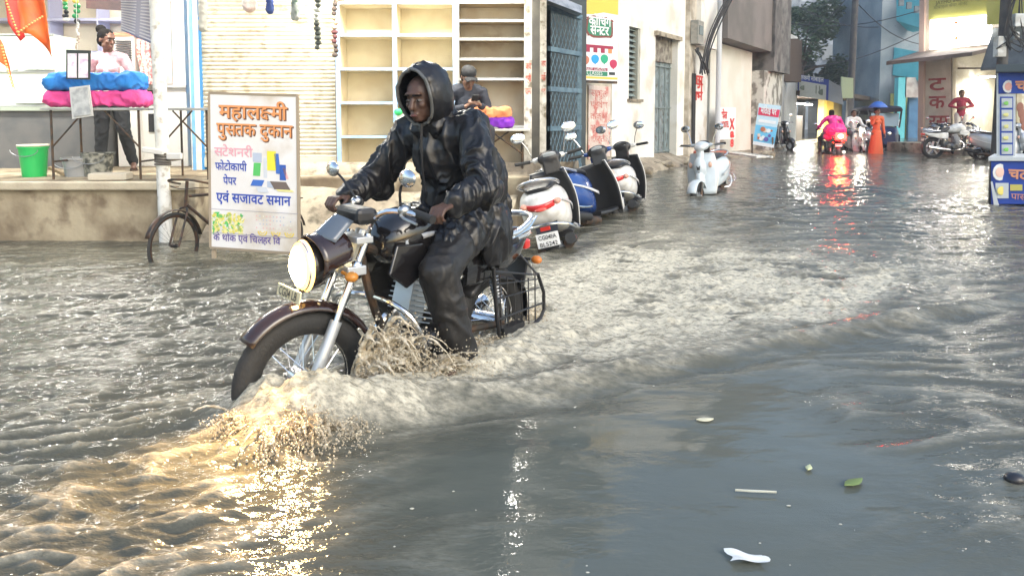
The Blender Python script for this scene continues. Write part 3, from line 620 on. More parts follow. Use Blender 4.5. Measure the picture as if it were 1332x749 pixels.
# ================================================================ far traffic
fc=G(1098,204); 
m2=motorcycle('dark motorcycle with glowing red tail lamp carrying the rider in pink',(fc.x+.4,fc.y+2.4,-.25),R(90-6),full=False,steer=R(0))
tl=MB(); tl.box((-1.64,0,.83),(.02,.32,.22)); q=tl.build('brake_lamp',mat('brake_glow',(1,.05,.03),.4,emit=(1,.003,.002),es=55),m2,bevel=.01)
tl=MB(); tl.ell((-1.655,0,.83),(.012,.075,.055)); tl.build('lamp_core',mat('lamp_core_glow',(1,.6,.2),.4,emit=(1,.45,.12),es=120),q)
pinkm=mat('pink_raincoat',(.7,.02,.25),.35,bump=.3,bsc=15,coat=.2)
RJ=dict(J)
person('far rider in a bright pink raincoat riding away behind a red tail lamp',(fc.x+.4,fc.y+2.4,-.25),R(90-6),RJ,dict(skin=skin,top=pinkm,bottom=trm),hair='short',hands=GR,vox=.014,wr=.015,extra_top=lambda m,D:(m.ell((-1.08,0,1.0),(.25,.34,.24)),m.ell((-1.0,.0,.8),(.22,.33,.17))))
wm=mat('white_cotton',(.72,.7,.68),.8)
g=G(1126,198); m3=scooter('white scooter with blazing headlight riding towards the camera',(g.x,g.y+.7,-.25),R(-96),None,whitep)
hl=MB(); hl.ell((.48,0,.965),(.02,.07,.05)); hl.build('lit_lamp',mat('white_lamp_glow',(1,1,1),.3,emit=(1,.9,.7),es=110),m3,smooth=True)
SJ=dict(pel=(-.4,0,.9),chest=(-.34,0,1.22),neck=(-.32,0,1.4),head=(-.28,0,1.52),shL=(-.32,.18,1.34),shR=(-.32,-.18,1.34),elL=(-.18,.27,1.12),elR=(-.18,-.27,1.12),wrL=(.16,.3,1.05),wrR=(.16,-.3,1.05),hiL=(-.38,.1,.87),hiR=(-.38,-.1,.87),knL=(.02,.13,.82),knR=(.02,-.13,.82),anL=(.08,.12,.38),anR=(.08,-.12,.38),toL=(.24,.12,.34),toR=(.24,-.12,.34))
person('person in a white shirt steering the oncoming scooter with its headlight on',(g.x,g.y+.7,-.25),R(-96),SJ,dict(skin=skin,top=wm,bottom=flat((.1,.1,.12))),hair='short',hands=GR,vox=.014)
g=G(1139,200); sar=mat('orange_sari',(.55,.1,.03),.7,bump=.4,bsc=10)
w2,_,q2,_r=person('woman in an orange sari walking in the street holding a blue umbrella',(g.x,g.y,-.25),R(-80),dict(elR=(.12,-.24,1.2),wrR=(.2,-.16,1.45)),dict(skin=skin,top=sar,bottom=sar),hair='bun',legs=None,skirt=.05,female=True,vox=.014,hands={'R':((0,0,1),(1,.2,0),(0,1,0),(60,60,40))})
um=thing('umbrella','small blue umbrella held above the woman in orange','umbrella',(g.x,g.y,1.3))
m=MB(); m.lathe([(.001,.26),(.1,.24),(.2,.17),(.29,.06)],(0,-.05,.1),(0,0,1),16); m.build('canopy',flat((.03,.12,.45)),um,smooth=True,solid=.004)
m=MB(); m.cyl((0,-.05,-.1),(0,-.05,.42),.008); m.build('shaft',blackp,um)
# autorickshaw
def rickshaw(label,loc,rz):
    r=thing('autorickshaw',label,'auto rickshaw',loc,rz); nb=mat('navy_paint',(.02,.03,.11),.3,coat=.3)
    st=[(-1.25,.58,.35,1.1),(-1.2,.64,.3,1.15),(-.3,.65,.28,.85),(.25,.62,.28,.8)]
    MB().loft([se_ring(x,0,a,b,h,28,6) for x,h,a,b in st]).build('body',nb,r,smooth=True)
    MB().loft([se_ring(x,0,a,b,h,24,3.5) for x,h,a,b in((.3,.5,.3,1.0),(.7,.42,.3,1.05),(.95,.3,.34,.95),(1.05,.2,.42,.85))]).build('front_cowl',nb,r,smooth=True)
    MB().loft([se_ring(x,0,a,b,h,28,4) for x,h,a,b in((-1.3,.55,1.45,1.66),(-1.1,.64,1.5,1.74),(.2,.64,1.55,1.78),(.62,.55,1.55,1.7))]).build('roof',mat('canvas_roof',(.03,.03,.05),.7),r,smooth=True)
    for s_ in(-1,1):
        for a_,b_ in(((.62,.45*s_,1.0),(.5,.55*s_,1.6)),((-.3,.62*s_,.8),(-.3,.62*s_,1.6)),((-1.2,.58*s_,1.0),(-1.22,.55*s_,1.6))): MB().bar(a_,b_,.05).build('pillar',blackp,r)
    m=MB(); m.slab([(.66,-.42,1.05),(.66,.42,1.05),(.54,.46,1.52),(.54,-.46,1.52)],(-.012,0,0)); m.build('windscreen',mat('auto_glass',(.2,.28,.3),.08,.2,coat=.5),r)
    for c in((.85,0,.24),(-.8,.52,.24),(-.8,-.52,.24)): wheel(r,'wheel',c,.24,.1,rubber,silverp,6)
    m=MB(); m.lathe([(.001,.02),(.06,.01),(.075,-.02)],(1.07,0,.8),(1,0,0)); m.build('headlight',chrome,r,smooth=True)
    m=MB(); m.box((-.75,0,.75),(.5,1.1,.15)); m.box((-1.05,0,1.0),(.12,1.1,.5)); m.build('seat',blackp,r,bevel=.04)
    return r
g=G(1166,196); rickshaw('navy blue auto rickshaw waiting beyond the woman in orange',(g.x,g.y+1.2,-.22),R(-100))
# dim parked two wheelers at the far right kerb
GB='two wheelers parked before the right hand shop'
g=G(1258,206); motorcycle('white motorcycle with five spoke white wheels parked side on before the shop',(g.x+.3,g.y,-.02),R(-8),GB,col=whitep,fend=whitep,rimm=whitep,spokes=5,full=False)
g=G(1206,203); motorcycle('dark motorcycle parked left of the white motorcycle before the lettered pillar',(g.x+.15,g.y+.2,-.05),R(-160),GB,full=False)
g=G(1181,200); motorcycle('dark motorcycle standing in front of the parked auto rickshaw',(g.x-.9,g.y+.8,-.2),R(-115),GB,full=False)
g=G(1292,212); scooter('grey scooter half hidden behind the food cart at the kerb',(g.x+.75,g.y+.7,-.05),R(-62),GB,silverp)
g=G(1024,196); scooter('black scooter parked beside the blue poster board near the lit shop',(g.x,g.y+.8,-.05),R(-75),None,blackg)
# person in maroon on the right shop porch
person('person in a maroon shirt standing on the porch of the right hand shop',(14.35,23.4,.32),R(-110),dict(elL=(-.05,.32,1.2),wrL=(.12,.1,1.15),elR=(-.05,-.32,1.2),wrR=(.12,-.1,1.12)),dict(skin=skin,top=mat('maroon_cloth',(.28,.02,.045),.8),bottom=flat((.5,.47,.42))),hair='short',vox=.013,s=1.0)
# ================================================================ people at the shops
cot=mat('pink_cotton',(.5,.28,.34),.8,c2=(.6,.46,.5),sc1=18,bump=.2)
person('young woman in a pale pink top and dark trousers standing barefoot at the shop counter',(-4.68,8.55,.58),R(-75),
  dict(head=(.06,0,1.50),neck=(.02,0,1.37),pel=(0,.0,.86),chest=(.02,0,1.2),shL=(0,.145,1.30),shR=(0,-.145,1.30),hiL=(0,.09,.84),hiR=(0,-.09,.84),elL=(-.02,.27,1.07),wrL=(.04,.37,.86),elR=(-.06,-.25,1.06),wrR=(.14,-.12,.92),knL=(.05,.14,.46),knR=(.02,-.1,.46),anL=(-.08,.2,.07),anR=(.02,-.13,.07),toL=(.09,.24,.025),toR=(.19,-.15,.025)),
  dict(skin=skin2,top=cot,bottom=flat((.015,.017,.02),.8)),hair='bun',female=True,sleeve='short',vox=.0075,headf=(.72,.85,-.15),wr=.006)
# seated man with cap
st=thing('stool','low wooden stool under the man with the cap','stool',(-.52,8.25,.55))
m=MB(); m.cyl((0,0,.38),(0,0,.42),.17,n=20); m.build('seat',wood,st,bevel=.006)
for a in range(4):
    m=MB(); m.cyl((.14*math.cos(a*1.57+.8),.14*math.sin(a*1.57+.8),0),(.11*math.cos(a*1.57+.8),.11*math.sin(a*1.57+.8),.385),.014); m.build('leg',wood,st)
navy=mat('navy_cloth',(.018,.022,.035),.75,bump=.3)
mn,MD,MQ,MR=person('seated man in navy shirt and black cap looking down at his phone',(-.52,8.25,.55),R(-72),
  dict(pel=(0,0,.5),chest=(.03,0,.80),neck=(.08,0,.98),head=(.13,0,1.085),shL=(.03,.18,.93),shR=(.03,-.18,.93),elL=(.08,.25,.70),elR=(.08,-.25,.70),wrL=(.27,.09,.78),wrR=(.27,-.08,.76),hiL=(.03,.1,.49),hiR=(.03,-.1,.49),knL=(.42,.14,.5),knR=(.42,-.14,.5),anL=(.42,.14,.1),anR=(.42,-.14,.1),toL=(.58,.15,.05),toR=(.58,-.15,.05)),
  dict(skin=skin,top=navy,bottom=flat((.03,.03,.035),.8)),hair='short',vox=.0075,headf=(.85,.05,-.52),headup=(.5,0,.85),hands={'L':((.35,-.5,.35),(.2,-.9,-.3),(.3,0,1),(25,35,30)),'R':((.35,.5,.35),(.2,.9,-.3),(.3,0,1),(25,35,30))},shoes=blackp)
m=MB(); m.ell(MQ(-.018,0,.062),(.103,.086,.07),MR); m.voxel('cap',mat('cap_cloth',(.015,.015,.017),.8),mn,size=.008,smooth=2)
m=MB(); m.grid(lambda u,v: MQ(.075+.07*v,(u-.5)*.15*(1-.3*v*v),.055-.012*v-.025*(2*u-1)**2),10,5); m.build('cap_brim',bpy.data.materials['cap_cloth'],mn,smooth=True,solid=.005)
ph=thing('mobile_phone','dark mobile phone in the hands of the man with the cap','phone',(0,0,0)); 
W=Matrix.Translation((-.52,8.25,.55))@Matrix.Rotation(R(-72),4,'Z'); pc=W@Vector((.36,.005,.84)); ph.location=pc; ph.rotation_euler=(0,R(-40),R(-72))
m=MB(); m.box((0,0,0),(.14,.07,.009)); m.build('body',blackp,ph,bevel=.003)
# ================================================================ THE SETTING
def struct(o): o['kind']='structure'; return o
o=MB().quad((-220,-60,-.5),(220,-60,-.5),(220,380,-.5),(-220,380,-.5)).build('ground',mat('earth',(.12,.1,.08),.95,c2=(.16,.14,.11),sc1=.5)); struct(o)
o=MB().quad((-9,-8,-.26),(60,-8,-.26),(60,60,-.26),(-9,60,-.26)).build('road',mat('asphalt',(.05,.05,.05),.9,bump=.4)); struct(o)
# ---------------- flood water: real height field
def water():
    ys=[-3.0]
    while ys[-1]<1.2: ys.append(ys[-1]+(.12 if ys[-1]<.9 else .02))
    while ys[-1]<62: ys.append(ys[-1]+max(.0085,.0034*ys[-1] if ys[-1]<9 else .0052*ys[-1]))
    xs=[0.0]
    while xs[-1]<3.4: xs.append(xs[-1]+.0105)
    xp=list(xs)
    while xp[-1]<40: xp.append(xp[-1]+.0105*(1+ (xp[-1]-3.4)*.55))
    xn=[-a for a in xs[1:] if a<2.6]
    while xn[-1]>-16: xn.append(xn[-1]-.0105*(1+(-xn[-1]-2.6)*.8))
    xs=np.array(sorted(xn+xp)); ys=np.array(ys); X,Y=np.meshgrid(xs,ys)
    # track frame: origin at the front wheel contact, u = distance behind, v = towards the camera side
    ox,oy=-.84,3.02; fx,fy=.69,.72; lx,ly=.72,-.69
    U=(X-ox)*fx+(Y-oy)*fy; V=(X-ox)*lx+(Y-oy)*ly
    sm=lambda a,b,t: np.clip((t-a)/(b-a),0,1)**2*(3-2*np.clip((t-a)/(b-a),0,1))
    wx=perlin(X*1.1,Y*1.1,1)*.5; wy=perlin(X*1.1+7,Y*1.1,2)*.5
    # calm sheet at lower right of the bow wave, choppy elsewhere
    ridge_v=.22+.36*np.clip(U+.25,0,None)
    calm=sm(-.1,.5,V-ridge_v+.2*perlin(X*2,Y*2,31))*sm(-1.0,.1,X+.5*perlin(X*1.2,Y*1.2,3))*(1-sm(.9,2.3,X+.7*perlin(X*.9,Y*2.2,4)))*sm(-2,-.2,U+1.4); calm=np.clip(calm*(1-.35*sm(.1,.5,perlin(X*1.3+3,Y*4,33))),0,1)
    left=1-sm(-1.1,-.3,X+.3*perlin(X*.7,Y*.7,5))
    near=1-sm(4.5,10,Y)
    fadeu=np.clip(1-Y/70,.25,1)
    def ridged(x,y,s): return (1-np.abs(perlin(x,y,s))*1.7)
    # long low swell, crests roughly across the view
    H=.012*perlin(X*.55+wx,Y*1.3+wy,6)+.006*perlin(X*1.2,Y*3+wy,7)
    # wind/flow chop: crests stretched, slanting up to the right on the left side
    xa=X*.94+Y*.34; ya=-X*.34+Y*.94
    chop=.5*ridged(xa*1.5+wx,ya*4.4+wy*2,8)+.4*ridged(xa*3.2+wx*2,ya*8.5+wy*3,9)+.27*ridged(xa*9,ya*19+wx*4,10)
    xb=X*.995+Y*.1; yb=-X*.1+Y*.995
    chop2=.55*ridged(xb*1.1+wx,yb*3.2+wy*2,11)+.42*ridged(xb*2.3+wy,yb*6.4+wy*3,12)+.2*ridged(xb*4.6,yb*12+wx*4,13)
    patch=.55+.75*sm(-.3,.45,perlin(X*.45+3,Y*.5,14))
    right=sm(1.0,2.2,X)
    A=.054*left*(.5+.5*near)*patch+.038*(1-left)*patch*(1+.25*right)
    A=A*(1-.5*sm(9,20,Y))
    H+=A*(1-.93*calm)*((chop*left+chop2*(1-left))-.55)
    H+=calm*(.005*perlin(X*1.6+wx*2,Y*3.6+wy*2,15)+.0016*perlin(X*5,Y*11,16))
    far_=1-.55*sm(8,18,Y); A=A*far_
    # wake
    inside=1-sm(-.1,.45,np.abs(V+.15*perlin(U*2,V*3,41))-(.16+.25*np.clip(U,0,None))); back=sm(-.05,.25,U)*(1-sm(3.0,6.5,U)); turb=inside*back
    t1=ridged(U*4+wx*3,V*6+wy*3,17); t2=ridged(U*9,V*12,18); t3=perlin(U*22,V*26,19)
    H+=turb*(.030*(t1-.5)+.017*(t2-.5)+.008*t3)
    for sg,hh in((1,.058),(-1,.035)):
        rv=sg*V-(.2+.36*np.clip(U+.25,0,None))+.05*perlin(U*1.6,V*0+sg,20)+.02*perlin(U*5,V,21)
        env=sm(-.35,0,U)*(1-sm(3.2,6,U)); H+=hh*env*np.exp(-(rv/.1)**2)*(.75+.5*perlin(U*2.5,V,22)); H+=.35*hh*env*np.exp(-((rv+.22)/.07)**2); H-=.3*hh*env*np.exp(-((rv-.16)/.1)**2)
        if sg==1: rvL=rv
    # bow mound thrown up round the front wheel and along the bike
    b=lambda u,v,su,sv: np.exp(-((U-u)/su)**2-((V-v)/sv)**2)
    lump=.75+.5*ridged(U*7+wx*4,V*7+wy*4,23)*.6+.25*ridged(U*16,V*16,24)
    H+=(.135*b(-.10,.17,.18,.13)+.10*b(-.2,-.04,.14,.16)+.075*b(.2,.26,.22,.11)+.035*b(.5,.4,.15,.1)+.05*b(.8,.24,.2,.1)+.05*b(.9,.25,.3,.14)+.05*b(1.35,.1,.3,.2)+.06*b(.3,-.22,.4,.12)-.03*b(.35,.04,.35,.09))*lump
    # mouth of ripples round parked wheels, froth far off, pale glints painted on chop crests
    t4=perlin(U*1.3+5,V*3.6+wx*2,43); t5=ridged(X*1.6+wx*2,Y*6+wy*4,44); foam_glint=1.0*turb*np.clip((t1*.35+t2*.25+t5*.6)*1.35-.5+.8*t4,0,1)*1.9*(1-sm(1.6,6,U)*.4)
    foam_glint=np.maximum(foam_glint,np.clip(sum(b(*q) for q in((-.12,.16,.2,.18),(-.18,-.04,.17,.2),(.2,.26,.3,.14),(.6,.28,.35,.14),(1.0,.25,.4,.18),(1.4,.1,.4,.3)))*1.0,0,1)*np.clip(lump*1.1-.35,0,1))
    foam_glint=np.maximum(foam_glint,.8*np.exp(-((rvL)/.06)**2)*sm(-.3,0,U)*(1-.75*sm(1.2,3.6,U))*np.clip(t2*1.2-.2+.6*perlin(X*2,Y*2,51),0,1))
    foam_glint=np.maximum(foam_glint,.6*left*near*np.clip(chop*3-2.45,0,1))  # painted glints: pale tint along the left chop crests
    foam_glint=np.maximum(foam_glint,.5*(1-calm)*(1-left)*np.clip(chop2*3-2.45,0,1))  # same pale painted glints on the crests outside the left side
    foam_glint=np.clip(foam_glint,0,1)
    nx,ny=len(xs),len(ys)
    co_=np.empty((nx*ny,3),dtype=np.float32); co_[:,0]=X.ravel(); co_[:,1]=Y.ravel(); co_[:,2]=(H*1.0).ravel()
    i=np.arange((ny-1)*(nx-1)); r=i//(nx-1); c=i%(nx-1); a=r*nx+c
    fc_=np.stack([a,a+1,a+nx+1,a+nx],1).astype(np.int32)
    me=bpy.data.meshes.new('flood_water'); me.vertices.add(nx*ny); me.vertices.foreach_set('co',co_.ravel()); me.loops.add(fc_.size); me.loops.foreach_set('vertex_index',fc_.ravel())
    me.polygons.add(len(fc_)); me.polygons.foreach_set('loop_start',np.arange(0,fc_.size,4,dtype=np.int32)); me.polygons.foreach_set('use_smooth',np.ones(len(fc_),dtype=bool)); me.update(calc_edges=True)
    at_=me.attributes.new('foam_glint','FLOAT','POINT'); at_.data.foreach_set('value',foam_glint.ravel().astype(np.float32))
    at_=me.attributes.new('calm','FLOAT','POINT'); at_.data.foreach_set('value',calm.ravel().astype(np.float32))
    print('water verts',nx*ny,nx,ny)
    o=bpy.data.objects.new('flood_water',me); COL.objects.link(o); struct(o)
    m=bpy.data.materials.new('muddy_water'); m.use_nodes=True; nt=m.node_tree; N=nt.nodes; L=nt.links; B=N['Principled BSDF']
    at1=N.new('ShaderNodeAttribute'); at1.attribute_name='foam_glint'; at2=N.new('ShaderNodeAttribute'); at2.attribute_name='calm'
    tc=N.new('ShaderNodeTexCoord')
    def nz(s,d,vec=None,ro=.55):
        n=N.new('ShaderNodeTexNoise'); n.inputs['Scale'].default_value=s; n.inputs['Detail'].default_value=d; n.inputs['Roughness'].default_value=ro
        mp=N.new('ShaderNodeMapping'); mp.inputs['Scale'].default_value=vec or (1,1,1); L.new(tc.outputs['Object'],mp.inputs['Vector']); L.new(mp.outputs[0],n.inputs['Vector']); return n
    n1=nz(.7,3); mx=N.new('ShaderNodeMix'); mx.data_type='RGBA'; mx.inputs[6].default_value=(.062,.064,.052,1); mx.inputs[7].default_value=(.1,.094,.068,1); L.new(n1.outputs['Fac'],mx.inputs[0])
    mc=N.new('ShaderNodeMix'); mc.data_type='RGBA'; L.new(at2.outputs['Fac'],mc.inputs[0]); L.new(mx.outputs[2],mc.inputs[6]); mc.inputs[7].default_value=(.108,.116,.098,1)
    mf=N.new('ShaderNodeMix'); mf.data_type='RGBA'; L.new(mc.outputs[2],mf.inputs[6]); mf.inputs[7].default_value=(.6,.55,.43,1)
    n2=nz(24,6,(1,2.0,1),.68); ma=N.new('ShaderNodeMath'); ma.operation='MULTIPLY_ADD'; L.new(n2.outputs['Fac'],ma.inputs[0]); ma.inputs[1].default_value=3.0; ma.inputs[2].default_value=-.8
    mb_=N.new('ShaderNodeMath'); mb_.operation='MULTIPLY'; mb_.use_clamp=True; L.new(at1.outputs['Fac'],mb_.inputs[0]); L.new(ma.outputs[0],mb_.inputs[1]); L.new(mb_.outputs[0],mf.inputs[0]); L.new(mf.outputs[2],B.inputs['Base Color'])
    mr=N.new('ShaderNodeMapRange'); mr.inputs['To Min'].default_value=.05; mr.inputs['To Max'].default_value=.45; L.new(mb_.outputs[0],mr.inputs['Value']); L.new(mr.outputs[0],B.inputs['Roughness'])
    B.inputs['IOR'].default_value=1.36
    r1=nz(24,3,(.55,1.25,1)); r2=nz(60,2,(.6,1.2,1))
    b1=N.new('ShaderNodeBump'); b1.inputs['Distance'].default_value=.04; L.new(r1.outputs['Fac'],b1.inputs['Height'])
    s1_=N.new('ShaderNodeMapRange'); s1_.inputs['To Min'].default_value=.3; s1_.inputs['To Max'].default_value=.03; L.new(at2.outputs['Fac'],s1_.inputs['Value']); L.new(s1_.outputs[0],b1.inputs['Strength'])
    b2=N.new('ShaderNodeBump'); b2.inputs['Distance'].default_value=.013; L.new(r2.outputs['Fac'],b2.inputs['Height']); L.new(s1_.outputs[0],b2.inputs['Strength']); L.new(b1.outputs[0],b2.inputs['Normal']); L.new(b2.outputs[0],B.inputs['Normal'])
    me.materials.append(m)
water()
# ---------------- splash thrown up by the motorcycle
splm=mat('muddy_splash',(.42,.35,.24),.2,c2=(.66,.59,.46),sc1=30,bump=.3,bsc=90,spec=.7,trans=.2)
def splash():
    rs=random.Random(11); big=MB(); drops=MB()
    def emit(u,v,n,du,dv,vz0,spread,r0):
        for i in range(n):
            # a strand of water leaves the wheel line, flies out and falls back; neighbours move alike so they close into sheets
            a=rs.gauss(0,1); x0=-(u+a*du*.5); y0=v+rs.gauss(0,.025); q=Vector((x0*5+u*3,y0*4,rs.random()*.8))
            g=noise.noise_vector(q)*1.3; k=max(.25,1-.28*abs(a)+.55*noise.noise(q*1.7+Vector((5,5,5))))
            vx=dv[0]+g.x*spread+rs.gauss(0,spread*.3); vy=dv[1]+g.y*spread+rs.gauss(0,spread*.3); vz=vz0*k*rs.uniform(.6,1.0)
            t0=rs.uniform(0,.35)*vz/4.9; t1=t0+rs.uniform(.25,.6)*vz/4.9; prev=None; N=5; ra=r0*rs.uniform(.6,1.15)
            for j in range(N+1):
                t=t0+(t1-t0)*j/N; p=Vector((x0+vx*t,y0+vy*t,.2+vz*t-4.9*t*t)); r=ra*(1-.72*j/N)*(1+.25*rs.uniform(-1,1))
                if prev is not None and p.z>.15: big.cap(BL(*prev[0]),BL(*p),prev[1],r,n=6)
                prev=(p,r)
            for j in range(9):
                t=t1*rs.uniform(.5,1.8); e=rs.uniform(.9,1.35); p=Vector((x0+vx*t*e,y0+vy*t*e,.21+vz*t*1.05-4.9*t*t))
                if p.z>.21: drops.ell(BL(*p),rs.choice((.0012,.0018,.0018,.0026,.0026,.0038,.0055)),n=5,k=4)
    emit(-.16,.14,600,.22,(.65,.85),1.75,.5,.0085)
    emit(-.05,.2,380,.25,(.25,.95),1.35,.45,.009)
    emit(-.24,-.02,360,.14,(.8,.25),1.35,.5,.008)
    emit(.22,.08,560,.24,(-.15,.6),2.25,.35,.010)
    emit(.45,.2,380,.3,(-.2,.8),1.75,.4,.009)
    emit(.75,.16,300,.28,(-.2,.55),1.5,.35,.009)
    emit(1.1,.14,380,.35,(-.35,.5),1.45,.45,.009)
    emit(1.45,.0,240,.22,(-.6,.15),1.35,.4,.009)
    emit(.3,-.15,200,.3,(0,-.7),1.3,.4,.009)
    def dsp(p,n): return .003*noise.noise(p*40)+.002*noise.noise(p*95)
    o=big.voxel('water_splash',splm,None,size=.0046,smooth=1,disp=dsp); tag(o,'brown water thrown up round the moving motorcycle','splash',kind='stuff')
    o=drops.build('water_drops',splm,None,smooth=True); tag(o,'fine brown droplets flying round the motorcycle wheels','water drops',kind='stuff')
splash()
# ---------------- rough bank between the flood and the buildings
inner=[Vector(v) for v in((-3.0,7.9,.56),(.15,7.95,.54),(.75,9.1,.5),(1.0,10.4,.46),(1.45,13.9,.34),(3.3,17,.24),(5.4,20.4,.15),(8.2,25,.06),(12.2,31.5,.0),(19.5,43,-.02))]
outer=[Vector(v) for v in((-3.0,6.9,.0),(-.1,7.3,-.08),(.7,9.6,-.1),(1.35,11.8,-.1),(2.9,15.0,-.1),(4.1,17.2,-.1),(6.3,20.3,-.1),(9.2,24.6,-.1),(13.2,31,-.12),(20.5,42.6,-.12))]
def along(pl,t):
    k=t*(len(pl)-1); i=min(int(k),len(pl)-2); return pl[i].lerp(pl[i+1],k-i)
def bank(u,v):
    p=along(outer,u).lerp(along(inner,u),v); n=noise.noise(Vector((p.x*1.7,p.y*1.7,0)))*.07+noise.noise(Vector((p.x*6,p.y*6,3)))*.022
    p=p.copy(); e=math.sin(math.pi*min(1,v*1.0)); p.z+=n*e+.05*e
    if v>.999: p+=(along(inner,u)-along(outer,u))*.25; 
    return p
o=MB().grid(bank,420,28).build('pavement_bank',mat('rough_bank',(.22,.18,.13),.95,c2=(.36,.31,.23),sc1=2.2,bump=1,bsc=18,c3=(.12,.1,.07),sc3=7),smooth=True); struct(o)
# platform in front of the left shops
m=MB(); m.bb((-12,7.0,-.4),(-3.05,11.6,.57)); m.bb((-3.05,7.72,-.4),(.2,11.6,.568))
o=m.build('shop_platform',mat('platform_concrete',(.38,.32,.22),.85,c2=(.2,.155,.1),sc1=2.2,bump=.9,bsc=14,c3=(.15,.11,.07),sc3=4),bevel=.02); struct(o)
m=MB(); m.bb((-12,6.93,.505),(-3.02,7.03,.585)); o=m.build('platform_kerb',mat('kerb_concrete',(.48,.42,.31),.8,c2=(.4,.34,.25),sc1=5,bump=.6),bevel=.015); struct(o)
# ---------------- shop building on the left: open shop, shutter shop, shelves bay
FY=8.75
sb=thing('shop_building','long low building with an open shop, a cream shutter and an open shelf bay','building',(-3,10,.57))
def W_(m,name,ms,par=None,**k): return m.build(name,ms,par or sb,world=True,**k)
creamw=mat('shop_wall_paint',(.72,.68,.56),.75,c2=(.66,.6,.47),sc1=1.5,bump=.1)
m=MB(); m.bb((-12,11.3,.57),(-3.7,11.5,3.6)); m.bb((-12,8.6,.57),(-11.9,11.3,3.6)); W_(m,'wall',creamw)
m=MB(); m.bb((-3.78,8.7,.57),(-3.68,11.3,3.6)); W_(m,'wall',mat('blue_wall',(.06,.28,.62),.6,c2=(.05,.24,.55),sc1=3))
m=MB(); m.bb((-2.05,9.2,.57),(.35,9.35,3.6)); W_(m,'wall',creamw)
m=MB(); m.bb((-12,8.45,3.45),(.5,11.5,3.6)); W_(m,'ceiling',creamw)
m=MB(); m.bb((-12,8.35,3.6),(.6,11.6,5.2)); W_(m,'upper_wall',white_pl)
m=MB(); m.slab([(-12,8.45,3.35),(.9,8.45,3.2),(.9,7.0,2.95),(-12,7.0,3.1)],(0,0,.05)); W_(m,'awning',mat('awning_sheet',(.28,.3,.32),.6,.3,c2=(.2,.15,.1),sc1=2))
# corrugated shutter
x0=P(262,100,FY).x; x1=P(437,100,FY).x
prof=[]; z=.60
while z<3.3: prof+=[(z,0),(z+.012,-.012),(z+.028,-.016),(z+.042,-.004)]; z+=.05
m=MB(); vs=[];fs=[]
for i,(zz,dy) in enumerate(prof):
    vs+=[(x0,FY+dy,zz+.1),(x1,FY+dy,zz+.1)]
    if i: k=2*i; fs.append((k-2,k-1,k+1,k))
m.add(vs,fs); sh=W_(m,'shutter',mat('shutter_cream',(.64,.6,.49),.45,c2=(.55,.51,.4),sc1=2.5,bump=.1,c3=(.42,.35,.24),sc3=9),smooth=False)
m=MB(); m.bb((x0,FY-.03,.6),(x1,FY+.02,.71)); m.build('bottom_rail',mat('rail_cream',(.6,.55,.42),.5),sh,world=True,bevel=.005)
m=MB(); m.cyl(((x0+x1)/2-.1,FY-.05,.66),((x0+x1)/2+.1,FY-.05,.66),.01); m.build('handle',steel,sh,world=True)
wb=mat('post_white',(.75,.74,.7),.5,c2=(.6,.58,.52),sc1=7); sky=mat('sky_blue_paint',(.18,.42,.72),.5,c2=(.14,.34,.6),sc1=6)
m=MB(); m.bb((P(247,0,FY).x,FY-.08,.57),(x0-.002,FY+.3,3.4)); W_(m,'post',wb)
m=MB(); m.bb((P(249,0,FY).x,FY-.09,.57),(P(253,0,FY).x,FY-.082,3.4)); W_(m,'stripe',sky)
m=MB(); m.bb((x1+.002,FY-.06,.57),(x1+.06,FY+.5,3.4)); W_(m,'post',mat('soot_post',(.1,.08,.06),.8,c2=(.35,.3,.22),sc1=10))
m=MB(); m.bb((x0-.1,FY+.25,.57),(x1+.1,FY+.4,3.4)); W_(m,'wall',creamw)
# side posts with red writing next to the grille
pw=mat('worn_white_post',(.66,.64,.58),.8,c2=(.45,.42,.36),sc1=7,bump=.3,c3=(.2,.17,.12),sc3=12); redp=mat('red_paint_writing',(.5,.07,.045),.7,c2=(.62,.3,.22),sc1=25)
m=MB(); m.bb((P(682,0,8.3).x,8.3,.5),(P(692,0,8.3).x,8.42,3.4)); a=W_(m,'post',pw)
m=MB(); m.text('जय',(P(682,0,8.3).x+.012,8.296,1.74),(1,0,0),(0,0,1),.1,bold=.03,width=.065); m.text('श्री',(P(682,0,8.3).x+.012,8.296,1.60),(1,0,0),(0,0,1),.1,bold=.03,width=.065); m.text('राम',(P(682,0,8.3).x+.012,8.296,1.46),(1,0,0),(0,0,1),.1,bold=.03,width=.065); m.build('lettering',redp,a,world=True)
m=MB(); m.bb((P(703,0,8.5).x,8.5,.5),(P(711,0,8.5).x,8.62,3.4)); a=W_(m,'post',pw)
m=MB(); 
for i,t in enumerate(('जय','माँ','शक')): m.text(t,(P(703,0,8.5).x+.012,8.496,1.78-.16*i),(1,0,0),(0,0,1),.1,bold=.03,width=.052)
m.build('lettering',redp,a,world=True)
m=MB(); m.bb((P(692,0,8.6).x+.003,8.7,.5),(P(703,0,8.6).x,9.3,3.4)); W_(m,'recess_wall',mat('dark_recess',(.09,.085,.075),.8,c2=(.13,.12,.1),sc1=4))  # gap between the posts filled in a dark mottled tone
